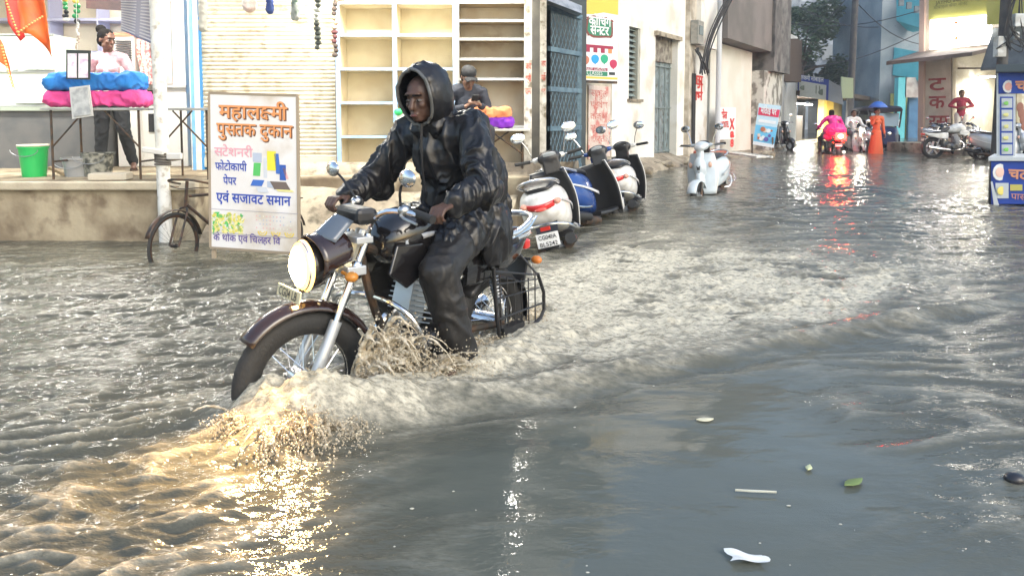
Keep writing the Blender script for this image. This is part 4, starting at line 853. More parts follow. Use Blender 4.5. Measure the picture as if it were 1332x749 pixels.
# steel grille gate
ga=thing('grille_gate','tall blue grey steel gate with diamond mesh beside the posts','gate',(.45,9.2,.5)); bg=mat('gate_blue',(.07,.13,.18),.5,c2=(.12,.2,.25),sc1=9)
A0=P(711,220,9.2); A1=P(754,215,10.1); A0.z=A1.z=0; gd=(A1-A0); gl=gd.length; gu=gd.normalized(); gz=Vector((0,0,1))
def gp(a,z): return A0+gu*a+gz*z
m=MB()
for a in(.03,gl-.03,gl*.0+.03): m.bar(gp(a,.5),gp(a,2.55),.06)
for z in(.53,1.05,1.55,2.05,2.55): m.bar(gp(0,z),gp(gl,z),.06)
m.build('frame',bg,ga,world=True)
m=MB(); 
for i in range(-12,14):
    a=i*.11
    for sg in(1,-1):
        # diagonals clipped to the panel
        p0=(a,.5) ; pts=[]
        for t in np.linspace(0,2.05,30):
            aa=a+sg*t*.6 if sg==1 else a+1.23-t*.6
            if 0<=aa<=gl: pts.append(gp(aa,.5+t))
        if len(pts)>1: m.cyl(pts[0],pts[-1],.006,n=5)
m.build('mesh_panel',bg,ga,world=True)
m=MB(); m.bb((.3,10.5,.3),(1.06,10.6,3.6)); db=m.build('stair_hall',mat('hall_dark',(.08,.1,.11),.8),None);  # wall behind the gate in one dark tone
tag(db,'dark stair hall wall seen through the blue grey gate','wall')
# ---------------- furniture of the shelf bay
rack_in=mat('cream_board',(.72,.66,.5),.6,c2=(.64,.56,.4),sc1=3); edge=mat('rack_edge_blue',(.28,.42,.62),.5,c2=(.35,.5,.7),sc1=8)
def rack(label,pxs,zs,Y,depth,edge_m,back,mid_m):
    r=thing('display_rack',label,'shelf rack',(P((pxs[0]+pxs[-1])/2,200,Y).x,Y+depth/2,.57),0,'wall racks in the shelf bay')
    xs=[P(p,100,Y).x for p in pxs]; z0,z1=zs[-1],zs[0]
    m=MB(); m.bb((xs[0],Y+depth,z0),(xs[-1],Y+depth+.02,z1)); m.build('back_panel',back,r,world=True)
    for i,x in enumerate(xs):
        m=MB(); m.bb((x-.012,Y+.012,z0),(x+.012,Y+depth-.003,z1)); m.build('side_panel',mid_m,r,world=True)
        m=MB(); m.bb((x-.024,Y-.02,z0),(x+.024,Y+.01,z1)); m.build('upright',edge_m,r,world=True)
    for z in zs:
        for a,b in zip(xs[:-1],xs[1:]):
            m=MB(); m.bb((a+.014,Y+.0,z-.01),(b-.014,Y+depth-.003,z+.01)); s_=m.build('shelf',mid_m,r,world=True)
            m=MB(); m.bb((a+.026,Y-.014,z-.016),(b-.026,Y-.002,z+.014)); m.build('edge_strip',edge_m,s_,world=True)
    return r
Z=lambda py,Y: P(0,py,Y).z
rack('cream shelf rack with blue edges, two columns of empty shelves',(440,514,592),[Z(p,8.55) for p in(4,46,90,134,178,218)],8.55,.42,edge,rack_in,rack_in)
rack('pale empty shelf rack with dark side and thin shelves behind the seated man',(595,689),[Z(p,8.7) for p in(3,27,51,77,103,165,219)],8.72,.38,mat('rack_edge_grey',(.42,.44,.45),.5),mat('board_pale',(.68,.64,.54),.7,c2=(.6,.52,.4),sc1=2.5,c3=(.38,.27,.17),sc3=2.2),mat('board_brown',(.34,.27,.17),.7))
def folding_table(label,xa,xb,y,d,ztop,zfl,top_m,group='folding tables before the shops'):
    t=thing('folding_table',label,'table',((xa+xb)/2,y+d/2,zfl),0,group); h=ztop-zfl; w=xb-xa
    MB().box((0,0,h-.012),(w,d,.024)).build('table_top',top_m,t,bevel=.004)
    for sx in(-1,1):
        for sy in(-1,1):
            m=MB(); m.tube([(sx*(w/2-.08),sy*(d/2-.05),h-.02),(sx*(w/2-.08),sy*(d/2-.05),0)],.012); m.build('leg',dark_metal,t,smooth=True)
        m=MB(); m.tube([(sx*(w/2-.08),-d/2+.05,.18),(sx*(w/2-.08),d/2-.05,.18)],.01)
        m.tube([(sx*(w/2-.08),-d/2+.05,h*.45),(sx*(w/2-.42),-d/2+.05,h-.03)],.009); m.build('brace',dark_metal,t,smooth=True)
    return t
greytop=mat('grey_table_top',(.34,.35,.34),.4,c2=(.25,.25,.24),sc1=8)
zt=Z(140.5,7.35)
folding_table('long grey folding table carrying the rolled mattresses',P(45,0,7.35).x,P(182,0,7.35).x,7.35,.6,zt,.57,greytop)
folding_table('bare grey folding table behind the bicycle',P(186,0,7.3).x,P(271,0,7.3).x,7.32,.6,zt,.57,greytop)
folding_table('small pale table with the orange and purple rolls',P(611,0,8.0).x,P(692,0,8.0).x-.02,8.0,.45,Z(168,8.0),.57,mat('pale_table_top',(.6,.57,.5),.5))
def mattress(label,px0,px1,py0,py1,Y,m_,d,folds=True):
    a=P(px0,py1,Y); b=P(px1,py0,Y); w=b.x-a.x; h=b.z-a.z
    t=MB(); t.box(((a.x+b.x)/2,Y+d/2,(a.z+b.z)/2-.01),(w*.93,d*.8,h*.55))
    t.cap((a.x+h*.5,Y+h*.4,a.z+h*.48),(a.x+h*.5,Y+d-h*.4,a.z+h*.48),h*.46); 
    for i in range(4): t.cap((a.x+h*.5,Y+h*.4,a.z+h*(.3+.13*i)),(b.x-h*.7,Y+h*.4,a.z+h*(.3+.13*i)),h*.28); 
    t.cap((b.x-h*.55,Y+h*.5,a.z+h*.53),(b.x-h*.55,Y+d-h*.3,a.z+h*.53),h*.52)
    t.cap((b.x-h*1.4,Y+h*.5,a.z+h*.5),(b.x-h*1.4,Y+d-h*.3,a.z+h*.5),h*.44)
    o=t.voxel('rolled_mattress',m_,None,size=.012,smooth=2,wr=.014,wsc=9); return tag(o,label,'mattress','rolled mattresses on the tables')
def cloth(n,c,c2): return mat(n,c,.8,c2=c2,sc1=4,bump=.5,bsc=14)
mattress('rolled pink mattress lying under the blue one',50,175,117,139,7.42,cloth('pink_foam',(.75,.08,.3),(.6,.05,.22)),.45)
mattress('rolled bright blue mattress lying on top of the pink one',50,171,93,119,7.42,cloth('blue_foam',(.02,.22,.62),(.015,.16,.5)),.42)
mattress('rolled purple mattress lying on the small pale table',616,669,152,167,8.05,cloth('purple_foam',(.2,.02,.45),(.15,.015,.35)),.3)
mattress('rolled orange mattress lying on top of the purple one',614,666,139,154,8.05,cloth('orange_foam',(.85,.3,.12),(.75,.25,.1)),.28)
# shop front things at left -------------------------------------------------
dc=thing('display_case','glass display case on a dark counter at the left end of the shop','display case',(-5.9,9.3,.57))
xa=P(-60,0,8.9).x; xb=P(66,0,8.9).x; z1=Z(45,8.9); z0=Z(141,8.9)
m=MB(); m.bb((xa,8.95,.57),(P(122,0,8.9).x,9.5,z0-.03)); m.build('base',mat('counter_grey',(.1,.105,.11),.5,c2=(.13,.13,.13),sc1=4),dc,world=True)
m=MB(); m.bb((xa,8.9,z0-.03),(P(126,0,8.9).x,9.5,z0+.02)); m.build('counter_top',mat('counter_top_green',(.35,.4,.34),.3),dc,world=True)
m=MB(); m.bb((xa,8.92,z0+.02),(xb,9.4,z1)); m.build('glass_box',mat('frosted_glass_green',(.55,.64,.58),.15,c2=(.68,.74,.7),sc1=3,coat=.4),dc,world=True)
m=MB()
for z in(z0+.03,(z0+z1)/2,z1): m.bb((xa,8.9,z-.008),(xb+.01,8.918,z+.008))
m.build('shelf_edge',mat('aluminium',(.6,.62,.62),.3,.6),dc,world=True)
rs=random.Random(4); pw0=mat('pale_wares',(.72,.75,.68),.5,c2=(.5,.6,.55),sc1=12)
for i in range(16):
    m=MB(); x=rs.uniform(P(8,0,8.9).x,xb-.1); z=rs.choice((z0+.06,(z0+z1)/2+.02)); m.bb((x,8.896-.0015*i,z),(x+rs.uniform(.06,.14),8.919,z+rs.uniform(.08,.2))); m.build('packet',pw0,dc,world=True)
bs=thing('wall_shelf','pale wall shelves with lavender edges at the back of the open shop','shelf',(-5.9,11.1,1.5))
for i,py in enumerate((25,68,108)):
    z=Z(py,10.9); m=MB(); m.bb((-8.2,10.95,z-.02),(-5.05,11.29,z+.02)); m.build('shelf',mat('lavender_edge',(.5,.52,.74),.5) if i==0 else bpy.data.materials['lavender_edge'],bs,world=True)
for px in(62,125):
    x=P(px,0,10.95).x; m=MB(); m.bb((x-.012,10.96,.9),(x+.012,11.28,3.3)); m.build('divider',bpy.data.materials['lavender_edge'],bs,world=True)
ac=thing('air_cooler','white upright air cooler with dark louvres behind the woman','air cooler',(P(162,0,9.2).x,9.4,.57))
xa=P(146,0,9.2).x;xb=P(172,0,9.2).x
m=MB(); m.bb((xa,9.2,.57),(xb,9.7,Z(44,9.2))); m.build('housing',flat((.74,.73,.7),.4),ac,world=True,bevel=.01)
m=MB(); m.bb((xa-.01,9.19,Z(48,9.2)),(xb+.01,9.7,Z(44,9.2)+.01)); m.build('lid',flat((.55,.2,.12),.5),ac,world=True)
m=MB()
for i in range(9): z=Z(54+i*3.1,9.2); m.bb((xa+.03,9.17,z-.008),(xb-.03,9.198,z+.008))
m.build('louvre_panel',flat((.08,.08,.09),.5),ac,world=True)
cb=thing('cabinet','white shop cabinet with glass doors and dark lower panels','cabinet',(P(205,0,9.3).x,9.5,.57))
xa=P(174,0,9.3).x;xb=P(236,0,9.3).x; zc=Z(113,9.3)
m=MB(); m.bb((xa,9.35,.57),(xb,9.75,Z(-25,9.3))); m.build('carcass',flat((.74,.74,.72),.4),cb,world=True)
m=MB(); m.bb((xa+.06,9.33,zc+.04),(xb-.16,9.348,Z(-20,9.3))); m.build('glass_door',mat('shop_glass',(.5,.55,.56),.06,c2=(.62,.5,.48),sc1=9,coat=.5),cb,world=True)
m=MB(); m.bb((xa-.04,9.3,zc-.012),(xb+.02,9.347,zc+.02)); m.build('ledge',flat((.5,.5,.5),.4),cb,world=True)
for a,b,c,d in((186,204,117,136),(186,206,148,172)):
    m=MB(); m.bb((P(a,0,9.3).x,9.33,Z(d,9.3)),(P(b,0,9.3).x,9.348,Z(c,9.3))); m.build('lower_panel',flat((.03,.03,.035),.2),cb,world=True)
for i,(px,cc) in enumerate(((184,(.55,.08,.07)),(190,(.62,.3,.3)),(196,(.5,.12,.14)))):
    b=P(px,110,9.25); m=MB(); n=8; m.tube([b+Vector((.02*math.sin(k),0,k*.09)) for k in range(8)],.03,n=8); o=m.build('hanging_packet',flat(cc,.3,c2=(.7,.65,.6),sc1=30),None,smooth=True); tag(o,('dark red','pale pink','crimson')[i]+' strip of packets hanging before the white cabinet','packets','strips of packets in the shop')
# hanging things
def hang_flag(label,pts,Y,ms,trimpts):
    t=thing('festival_flag',label,'flag',P(*pts[0],Y),0,'orange festival flags'); 
    V=[P(x,y,Y) for x,y in pts]; m=MB(); c=sum(V,Vector())/len(V); n=10
    bm=bmesh.new(); f=bm.faces.new([bm.verts.new(v) for v in V]); bmesh.ops.triangulate(bm,faces=bm.faces[:]); bmesh.ops.subdivide_edges(bm,edges=bm.edges[:],cuts=7,use_grid_fill=True)
    for v in bm.verts: v.co.y+=.035*math.sin(v.co.x*26+v.co.z*4)+.02*noise.noise(v.co*6)
    bm.verts.index_update(); m.add([v.co.copy() for v in bm.verts],[tuple(q.index for q in ff.verts) for ff in bm.faces]); bm.free(); m.build('cloth',ms,t,smooth=True,solid=.004,world=True,sharp=80)
    m=MB()
    for a,b in zip(trimpts[:-1],trimpts[1:]):
        A,B=P(*a,Y-.045),P(*b,Y-.045); L=(B-A).length; k=max(2,int(L/.03))
        for i in range(k): q=A.lerp(B,i/k); m.ell(q,(.014,.008,.012),n=6,k=4)
    m.build('gold_trim',mat('gold_trim',(.75,.6,.22),.35,.5) if 'gold_trim' not in bpy.data.materials else bpy.data.materials['gold_trim'],t,smooth=True,world=True)
om=mat('orange_satin',(.9,.2,.03),.45,c2=(.8,.12,.02),sc1=4,bump=.2); rm=mat('red_satin',(.6,.03,.02),.45,bump=.2)
hang_flag('large orange satin flag with gold trim hanging at the top of the shop',[(22,-8),(60,-8),(68,75),(42,45),(24,42)],7.6,om,[(24,42),(45,28),(58,20)])
hang_flag('red satin flag with gold trim beside the large orange flag',[(6,-8),(20,-8),(30,48),(26,54),(14,30)],7.7,rm,[(8,2),(16,25),(26,50)])
hang_flag('long narrow orange pennant hanging low at the left edge',[(-14,30),(2,60),(18,118),(8,90),(-14,70)],7.3,om,[(2,60),(10,92),(18,116)])
def garland(label,px,y0,y1,Y,cols,r=.03):
    A=P(px,y0,Y);B=P(px,y1,Y); m=MB(); n=max(2,int((A-B).length/(r*1.4)))
    for i in range(n+1): q=A.lerp(B,i/n)+Vector((random.uniform(-.012,.012),random.uniform(-.01,.01),0)); m.ell(q,(r*random.uniform(.8,1.2),r,r*.8),n=7,k=5,m=i*len(cols)//(n+1))
    m.cyl(A+Vector((0,0,1.0)),B,.003,n=4)
    return tag(m.build('garland',cols,None,smooth=True),label,'garland','garlands and toys hanging from the awning')
gr=flat((.03,.3,.1)); ye=flat((.8,.6,.1)); bl=flat((.02,.02,.03)); wh=flat((.75,.73,.68))
garland('yellow and green garland hanging left of the mirror frames',86,-5,26,7.5,[ye,gr,bl,wh],.028)
garland('yellow and green garland hanging above the blue mattress',100,-5,28,7.5,[ye,gr,gr,bl],.034)
garland('thin beaded string holding the hanging picture pair',101,30,64,7.35,[wh,flat((.5,.4,.3))],.012)
garland('dark leafy garland hanging before the shutter',413,-5,62,7.6,[flat((.05,.06,.05)),flat((.4,.42,.38)),flat((.04,.05,.04)),flat((.05,.06,.05))],.033)
garland('ragged dark string of packets on the shutter post',436,6,72,8.3,[flat((.06,.04,.03)),flat((.4,.3,.2)),flat((.1,.03,.03)),flat((.06,.04,.03))],.035)
def pouch(name,label,px,y0,y1,w,c,Y=7.6,c2=None):
    A=P(px,y0,Y);B=P(px,y1,Y); t=MB(); t.cap(A+Vector((0,0,.2)),B+Vector((0,0,w)),w*.75,w); o=t.voxel(name,mat(name+'_cloth_%d'%px,c,.6,c2=c2 or c,sc1=10,bump=.3),None,size=.01,smooth=2,wr=.008,wsc=18)
    return tag(o,label,name.replace('_',' '),'garlands and toys hanging from the awning')
pouch('hanging_pouch','long pale grey padded roll hanging before the white post',264,-5,42,.045,(.42,.42,.38))
pouch('hanging_pouch','pink and white bag hanging before the shutter',325,-5,17,.075,(.68,.5,.46),c2=(.75,.7,.66))
pouch('hanging_toy','small navy blue toy hanging before the shutter',351,-8,19,.04,(.02,.05,.2))
pouch('hanging_pouch','dark green bottle shaped bag hanging before the shutter',384,-5,28,.045,(.08,.13,.1),c2=(.3,.32,.3))
mt=MB(); V=[P(158,-4,7.7),P(203,-6,7.7),P(198,58,7.72),P(158,40,7.72)]; o=None
t=thing('hanging_mat','grey striped mat hanging at the top of the open shop','mat',V[0])
mt.grid(lambda u,v:(V[0].lerp(V[1],u)).lerp(V[3].lerp(V[2],u),v)+Vector((0,.01*math.sin(u*9),0)),12,10); mt.build('cloth',mat('grey_mat',(.3,.3,.36),.9,bump=.4,bsc=50),t,solid=.012,world=True,smooth=True,sharp=80)
m=MB()
for i in range(1,14): v=i/14; a=V[0].lerp(V[3],v);b=V[1].lerp(V[2],v); m.bar(a+Vector((0,-.012,0)),b+Vector((0,-.012,0)),.004,.012)
m.build('stripe',flat((.5,.49,.52),.9),t,world=True)
tag(MB().slab([P(112,-6,7.9),P(158,-6,7.9),P(158,14,7.9),P(112,11,7.9)],(0,.02,0)).build('hanging_poster',mat('dim_poster',(.22,.18,.19),.6,c2=(.3,.22,.22),sc1=8),None),'dim reddish grey picture panel hanging at the top of the open shop','poster')
pf=thing('picture_pair','pair of small pale pictures in a dark frame hanging before the blue mattress','picture',P(100,100,7.25))
m=MB(); m.slab([P(86,103,7.27),P(116,104,7.27),P(117,66,7.27),P(86,65,7.27)],(0,.02,0)); m.build('frame',flat((.03,.04,.035)),pf,world=True)
m=MB()
for a,b in((88.5,100),(102.5,114.5)): m.slab([P(a,101.5,7.268),P(b,101.5,7.268),P(b,70,7.268),P(a,70,7.268)],(0,-.008,0))
m.build('picture',mat('pale_picture',(.75,.7,.74),.4,c2=(.6,.45,.6),sc1=16,lo=.5,hi=.65),pf,world=True)
sl=thing('slate','small grey framed slate propped against the mattresses','slate',P(106,155,7.3))
m=MB(); m.slab([P(94,155,7.28),P(121,151,7.28),P(116,111,7.32),P(90,114,7.32)],(0,.012,0)); m.build('frame',flat((.5,.5,.48)),sl,world=True)
m=MB(); m.slab([P(96.5,152,7.275),P(118.5,149,7.275),P(114,113.5,7.315),P(92.5,116,7.315)],(0,-.006,0)); m.build('board',mat('slate_grey',(.3,.31,.31),.6,c2=(.45,.46,.45),sc1=15),sl,world=True)
def bucket(label,px,py,Y,r,h,c,cat='bucket',lid=None,group='tubs on the shop platform'):
    b=P(px,py,Y); t=thing('bucket' if cat=='bucket' else 'tub',label,cat,(b.x,Y,.57),0,group)
    m=MB(); m.lathe([(.001,0),(r*.8,0),(r,h),(r*1.06,h),(r*1.06,h-.02),(r*.97,h-.015),(r*.78,.012),(.001,.012)],(0,0,0),(0,0,1),26); m.build('body',c,t,smooth=True)
    m=MB(); m.tube([(r*1.05*math.cos(a),-r*1.06-.004,h-.03+r*1.0*-abs(math.sin(a))*.5) for a in [math.pi*i/10 for i in range(11)]],.004); m.build('handle',steel,t,smooth=True)
    if lid: m=MB(); m.cyl((0,0,h+.001),(0,0,h+.02),r*1.08,n=26); m.build('lid',lid,t,smooth=True,bevel=.004)
    return t
bucket('green plastic bucket with a pale rim under the long table',45,232,7.75,.14,.32,flat((.02,.42,.1),.35),lid=flat((.62,.6,.5),.5))
bucket('low grey tub under the long table',103,230,7.8,.16,.2,flat((.3,.31,.32),.4),cat='tub')
bucket('black tub with clutter right of the low grey tub',128,226,7.8,.16,.25,mat('dirty_black_tub',(.06,.065,.06),.5,c2=(.3,.3,.26),sc1=18),cat='tub')
m=MB(); m.box((P(66,0,7.8).x,7.85,.60),(.28,.05,.03),Matrix.Rotation(R(25),3,'Y')); tag(m.build('wooden_plank',wood,None,bevel=.004),'short wooden plank lying against the green bucket','plank')
a=P(137,234,7.2); m=MB(); m.box((a.x,7.3,.61),(.36,.2,.07),Matrix.Rotation(R(8),3,'Z')); tag(m.build('stone_slab',mat('pale_stone',(.5,.45,.36),.9,bump=.6),None,bevel=.012),'pale stone slab lying on the platform edge in front of the tubs','stone slab')
# green packet with white sheet on the rack seen by the rider's face
t=thing('hanging_packet','green topped white sheet hung on the rack beside the rider\'s face','packet',P(522,160,8.4)); 
m=MB(); m.slab([P(515,178,8.45),P(537,178,8.45),P(536,146,8.45),P(516,150,8.45)],(0,.012,0)); m.build('sheet',flat((.7,.74,.68)),t,world=True)
m=MB(); m.ell(P(518,146,8.44),(.05,.03,.04)); m.build('top',flat((.03,.5,.15)),t,world=True,smooth=True)
# white pole with tape
pp=P(214,250,6.95); t=thing('white_pole','white painted pole wrapped with rags and tape behind the bicycle','pole',(pp.x,6.95,.3))
m=MB(); m.cyl((pp.x,6.95,0.0),(pp.x-.03,6.95,3.6),.062,.058,n=20); m.build('shaft',mat('pole_white',(.74,.73,.69),.5,c2=(.62,.6,.54),sc1=8,c3=(.4,.36,.3),sc3=14),t,world=True,smooth=True)
m=MB(); 
for i in range(5): z=Z(214-i*3.2,6.95); m.torus((pp.x-.006,6.95,z),(.1*math.sin(i),.1,1),.066,.011,20,6)
m.build('rope_binding',flat((.1,.09,.08),.9),t,world=True,smooth=True)
m=MB(); m.box((pp.x-.06,6.88,Z(196,6.95)),(.2,.06,.05),Matrix.Rotation(R(8),3,'Y')); m.box((pp.x+.13,6.9,Z(203,6.95)),(.14,.05,.06)); m.build('clamp',flat((.6,.58,.54),.6),t,world=True,bevel=.01)
# ---------------- shop signboard standing in the water
sg=thing('signboard','white stationery shop signboard with orange and blue writing standing in water','signboard',G(330,326)+Vector((0,0,0)))
B0=P(273.5,322,6.12); B1=P(388.5,330,5.98); T0=P(271.5,121,6.22); T1=P(388,128,6.08)
bu=(B1-B0).normalized(); bv=(T0-B0).normalized(); bw=(B1-B0).length; bh=(T0-B0).length; bn=bu.cross(bv).normalized()  # toward camera?
if bn.y>0: bn=-bn
def SP(a,b,o=0): return B0+bu*a*bw+bv*b*bh+bn*o   # a,b in 0..1
m=MB(); m.slab([SP(0,0),SP(1,0),SP(1,1),SP(0,1)],-bn*.012); m.build('panel',mat('sign_vinyl',(.78,.75,.73),.4,c2=(.74,.7,.66),sc1=3,c3=(.6,.52,.42),sc3=2.3),sg,world=True)
m=MB(); 
for a,b,c,d in((0,0,1,0),(0,1,1,1),(0,0,0,1),(1,0,1,1)): m.bar(SP(a,b,-.012),SP(c,d,-.012),.03,.022)
m.bar(SP(.02,0,-.03),SP(.02,-.25,-.03),.03);m.bar(SP(.98,0,-.03),SP(.98,-.25,-.03),.03); m.build('frame',mat('sign_frame',(.35,.28,.2),.7,.2),sg,world=True)
def sy(py): return 1-(py-124)/203.0
orm=flat((.75,.3,.1),.5); brm=flat((.16,.07,.04),.6); blm=flat((.03,.07,.4),.5); pkm=flat((.75,.36,.42),.5); nvm=flat((.12,.08,.3),.5)
def stext(s,xa,xb,py,size,m_,bold,o=.004,mb=None): mb.text(s,SP(xa,sy(py),o),bu,bv,size,m=m_,bold=bold,width=(xb-xa)*bw)
m=MB()
stext('महालK`मी',.13,.90,157,.165,1,.03,.003,m); stext('महालK`मी',.12,.89,155.8,.165,0,.016,.006,m)
stext('पु`स्तक दुकान'.replace('`स्','`स'),.10,.96,179.5,.155,1,.022,.003,m); stext('पु`स्तक दुकान'.replace('`स्','`स'),.09,.95,178.3,.155,0,.012,.006,m)
stext('`सटेशनरी',.06,.50,206,.11,3,.012,.004,m)
stext('फोटोकापी',.07,.43,224.5,.095,2,.018,.004,m); stext('पेपर',.16,.31,243,.095,2,.018,.004,m)
stext('एवं सजावट समान',.08,.92,266,.115,2,.022,.004,m); stext('के थोक एवं ि`चल्हर ि`व'.replace('`च','च').replace('ल्ह','`लह').replace('`व','व'),.04,.80,317,.085,4,.012,.004,m)
m.build('lettering',[orm,brm,blm,pkm,nvm],sg,world=True)
m=MB(); rs=random.Random(3)
def rect(a,b,c,d,k,o=.003,sk=0): m.add([SP(a,sy(d),o),SP(c,sy(d),o),SP(c+sk,sy(b),o),SP(a+sk,sy(b),o)],[(0,1,2,3)],k)
cols=[flat((.1,.5,.12)),flat((.8,.7,.05)),flat((.05,.15,.5)),flat((.03,.1,.4)),flat((.6,.62,.66)),flat((.16,.12,.1)),flat((.75,.4,.4)),flat((.45,.5,.6)),flat((.7,.62,.12)),flat((.82,.74,.3)),flat((.35,.45,.1)),flat((.72,.72,.62))]
rect(.50,213,.58,230,0,sk=.01);rect(.50,200,.60,212,7);rect(.66,197,.76,222,1);rect(.76,200,.81,226,2,sk=-.02);rect(.62,206,.66,232,4);rect(.80,214,.87,234,3);rect(.87,218,.90,232,6,sk=-.04)
rect(.47,235,.60,243,2,.0045,.03);rect(.56,244,.68,251,4,.005,-.03);rect(.74,236,.92,246,5,.005,-.05);rect(.78,246,.96,248.5,9,.0055,-.02);rect(.66,236,.76,244,7,.004)
for i in range(230):
    a=rs.uniform(.02,.37); b=rs.uniform(279,304); s_=rs.uniform(.012,.035); rect(a,b,a+s_,b+rs.uniform(2,5),rs.choice((8,8,9,9,10,11,0)),.003+i*.00001,rs.uniform(-.02,.02))
for r_ in range(4):
    for c_ in range(11): a=.53+c_*.038; b=281+r_*5; rect(a,b,a+.012,b+1.6,rs.choice((7,11,6)),.0035)
m.build('picture',cols,sg,world=True)
m=MB()
for k in range(3):
    cx=.60+k*.15
    for i in range(10):
        a0=math.pi+math.pi*i/10; a1=math.pi+math.pi*(i+1)/10
        for r0,r1,mi in((.055,.040,0),(.028,.018,0)):
            m.add([SP(cx+r*math.cos(a),sy(301)+r*.62*math.sin(a),.0035) for r,a in((r0,a0),(r0,a1),(r1,a1),(r1,a0))],[(0,1,2,3)],mi)
m.build('emblem',flat((.78,.6,.12)),sg,world=True)
m=MB(); m.bar(SP(0,sy(307),.004),SP(1,sy(307),.004),.002,.004); m.bar(SP(0,sy(276),.004),SP(1,sy(276),.004),.001,.003); m.build('rule_line',flat((.35,.33,.4)),sg,world=True)
# ================================================================ street side buildings
D=Vector((.53,.85,0)); W0=Vector((3.3,17,0)); Nn=Vector((.85,-.53,0)).normalized()
def WP(t,z,o=0): return W0+D*t+Vector((0,0,z))+Nn*o     # on the facade line; o towards the street
def tpx(px):   # parameter where the facade line crosses picture column px
    k=(px-666)/950; k2=k/ (1.0); 
    # x/y ratio at small pitch
    return (W0.y*k-W0.x)/(D.x-D.y*k)
def wz(px,py): 
    t=tpx(px); q=W0+D*t; return P(px,py,q.y).z
def wall_block(m,t0,t1,z0,z1,th,o=0,mi=0):
    a=[WP(t0,z0,o),WP(t1,z0,o),WP(t1,z1,o),WP(t0,z1,o)]; m.slab(a,-Nn*th,mi)
wbld=thing('white_building','worn white plaster building with shuttered window and grey door along the street','building',WP(-2,0.2))
tw0,tw1=tpx(817),tpx(831.5); td0,td1=tpx(851),tpx(880); te=tpx(889); ts=-4.6
zwb,zwt=wz(824,129),wz(824,36); zdb=.24; zdt=wz(862,47)
m=MB(); th=.3; top=7
wall_block(m,ts,tw0,0,top,th); wall_block(m,tw0,tw1,0,zwb,th); wall_block(m,tw0,tw1,zwt,top,th); wall_block(m,tw1,td0,0,top,th); wall_block(m,td0,td1,zdt,top,th); wall_block(m,td1,te,0,top,th)
m.build('wall',white_pl,wbld,world=True)
m=MB(); wall_block(m,ts,te,0,top,.2,-4); m.slab([WP(ts,0),WP(ts,top),WP(ts,top,-4),WP(ts,0,-4)],D*.15);m.build('rear_wall',white_pl,wbld,world=True)
m=MB(); wall_block(m,tw0,tw1,zwb,zwt,.03,-.16); 
wn=m.build('window',flat((.05,.06,.06),.4),wbld,world=True); m=MB()
for i in range(13): z=zwb+(i+.5)*(zwt-zwb)/13; m.slab([WP(tw0+.05,z,-.08),WP(tw1-.05,z,-.08),WP(tw1-.05,z+.05,-.13),WP(tw0+.05,z+.05,-.13)],(0,0,.012))
m.build('louvre_panel',flat((.2,.25,.24),.5),wn,world=True)
m=MB()
for a,b in((tw0,tw0+.07),(tw1-.07,tw1)): wall_block(m,a,b,zwb,zwt,.12,-.03)
m.build('frame',flat((.35,.35,.3),.6),wn,world=True)
m=MB(); wall_block(m,tw0-.08,tw1+.08,zwb-.06,zwb-.002,.1,.06); m.build('sill',concrete,wn,world=True)
dg_=mat('door_grey_blue',(.13,.17,.18),.6,c2=(.2,.25,.26),sc1=5,c3=(.08,.08,.07),sc3=9); zl=wz(862,80)
m=MB(); wall_block(m,td0,td1,zdb,zl,.05,-.2); dr=m.build('door',dg_,wbld,world=True)
m=MB(); 
for k in(.04,.28,.52,.76,.97): t=td0+(td1-td0)*k; m.bar(WP(t,zdb,-.19),WP(t,zl,-.19),.05,.03)
for z in(zdb+.1,1.4,zl-.1): m.bar(WP(td0,z,-.185),WP(td1,z,-.185),.05,.03)
m.build('frame',flat((.16,.2,.2),.6),dr,world=True)
m=MB(); wall_block(m,td0,td1,zl+.003,zdt,.06,-.15); m.build('transom',mat('transom_dirty',(.3,.28,.23),.8,c2=(.12,.1,.08),sc1=7),wbld,world=True)
m=MB(); wall_block(m,td0-.1,td1+.1,zdt-.04,zdt+.06,.1,.08); m.build('lintel',concrete,wbld,world=True)
# second block: pillar with cable runs, smooth wall with writing
tb0,tb1=te,tpx(919)
sb2=thing('painted_building','smooth grey white building end with red writing and a projecting upper floor','building',WP(tb0+1,.2))
m=MB(); wall_block(m,tb0,tb0+.5,0,7,.4,.12); m.build('pillar',mat('dirty_pillar',(.55,.5,.42),.85,c2=(.3,.26,.2),sc1=3,bump=.6),sb2,world=True)
zz=wz(905,62)
m=MB(); wall_block(m,tb0+.5,tb1,0,7,.3,0); m.slab([WP(tb1,0,-.3),WP(tb1,7,-.3),WP(tb1,7,-4),WP(tb1,0,-4)],-D*.2); m.build('wall',mat('grey_white_plaster',(.64,.64,.62),.8,c2=(.55,.55,.52),sc1=1.4,bump=.2,c3=(.45,.4,.33),sc3=1.8),sb2,world=True)
m=MB(); wall_block(m,tb0+.5,tb1+.02,zz,7.1,.25,.25); m.build('upper_wall',white_pl,sb2,world=True)
m=MB(); 
for i,(s_,py) in enumerate((('जय',108),('श्री',118),('राम',129))):
    t=tpx(896.5); z=wz(903,py+1); m.text(s_,WP(t+.1,z,.006),D,(0,0,1),.34,bold=.035,width=.95)
m.build('lettering',mat('red_wall_paint',(.5,.03,.02),.7),sb2,world=True)
m=MB(); wall_block(m,tb0+.45,tb1-.05,.0,wz(900,196),.6,.6); o=m.build('red_step',mat('red_oxide_step',(.35,.1,.07),.8,c2=(.3,.2,.15),sc1=5,bump=.5),None,bevel=.03); tag(o,'worn red painted step under the red writing','step')
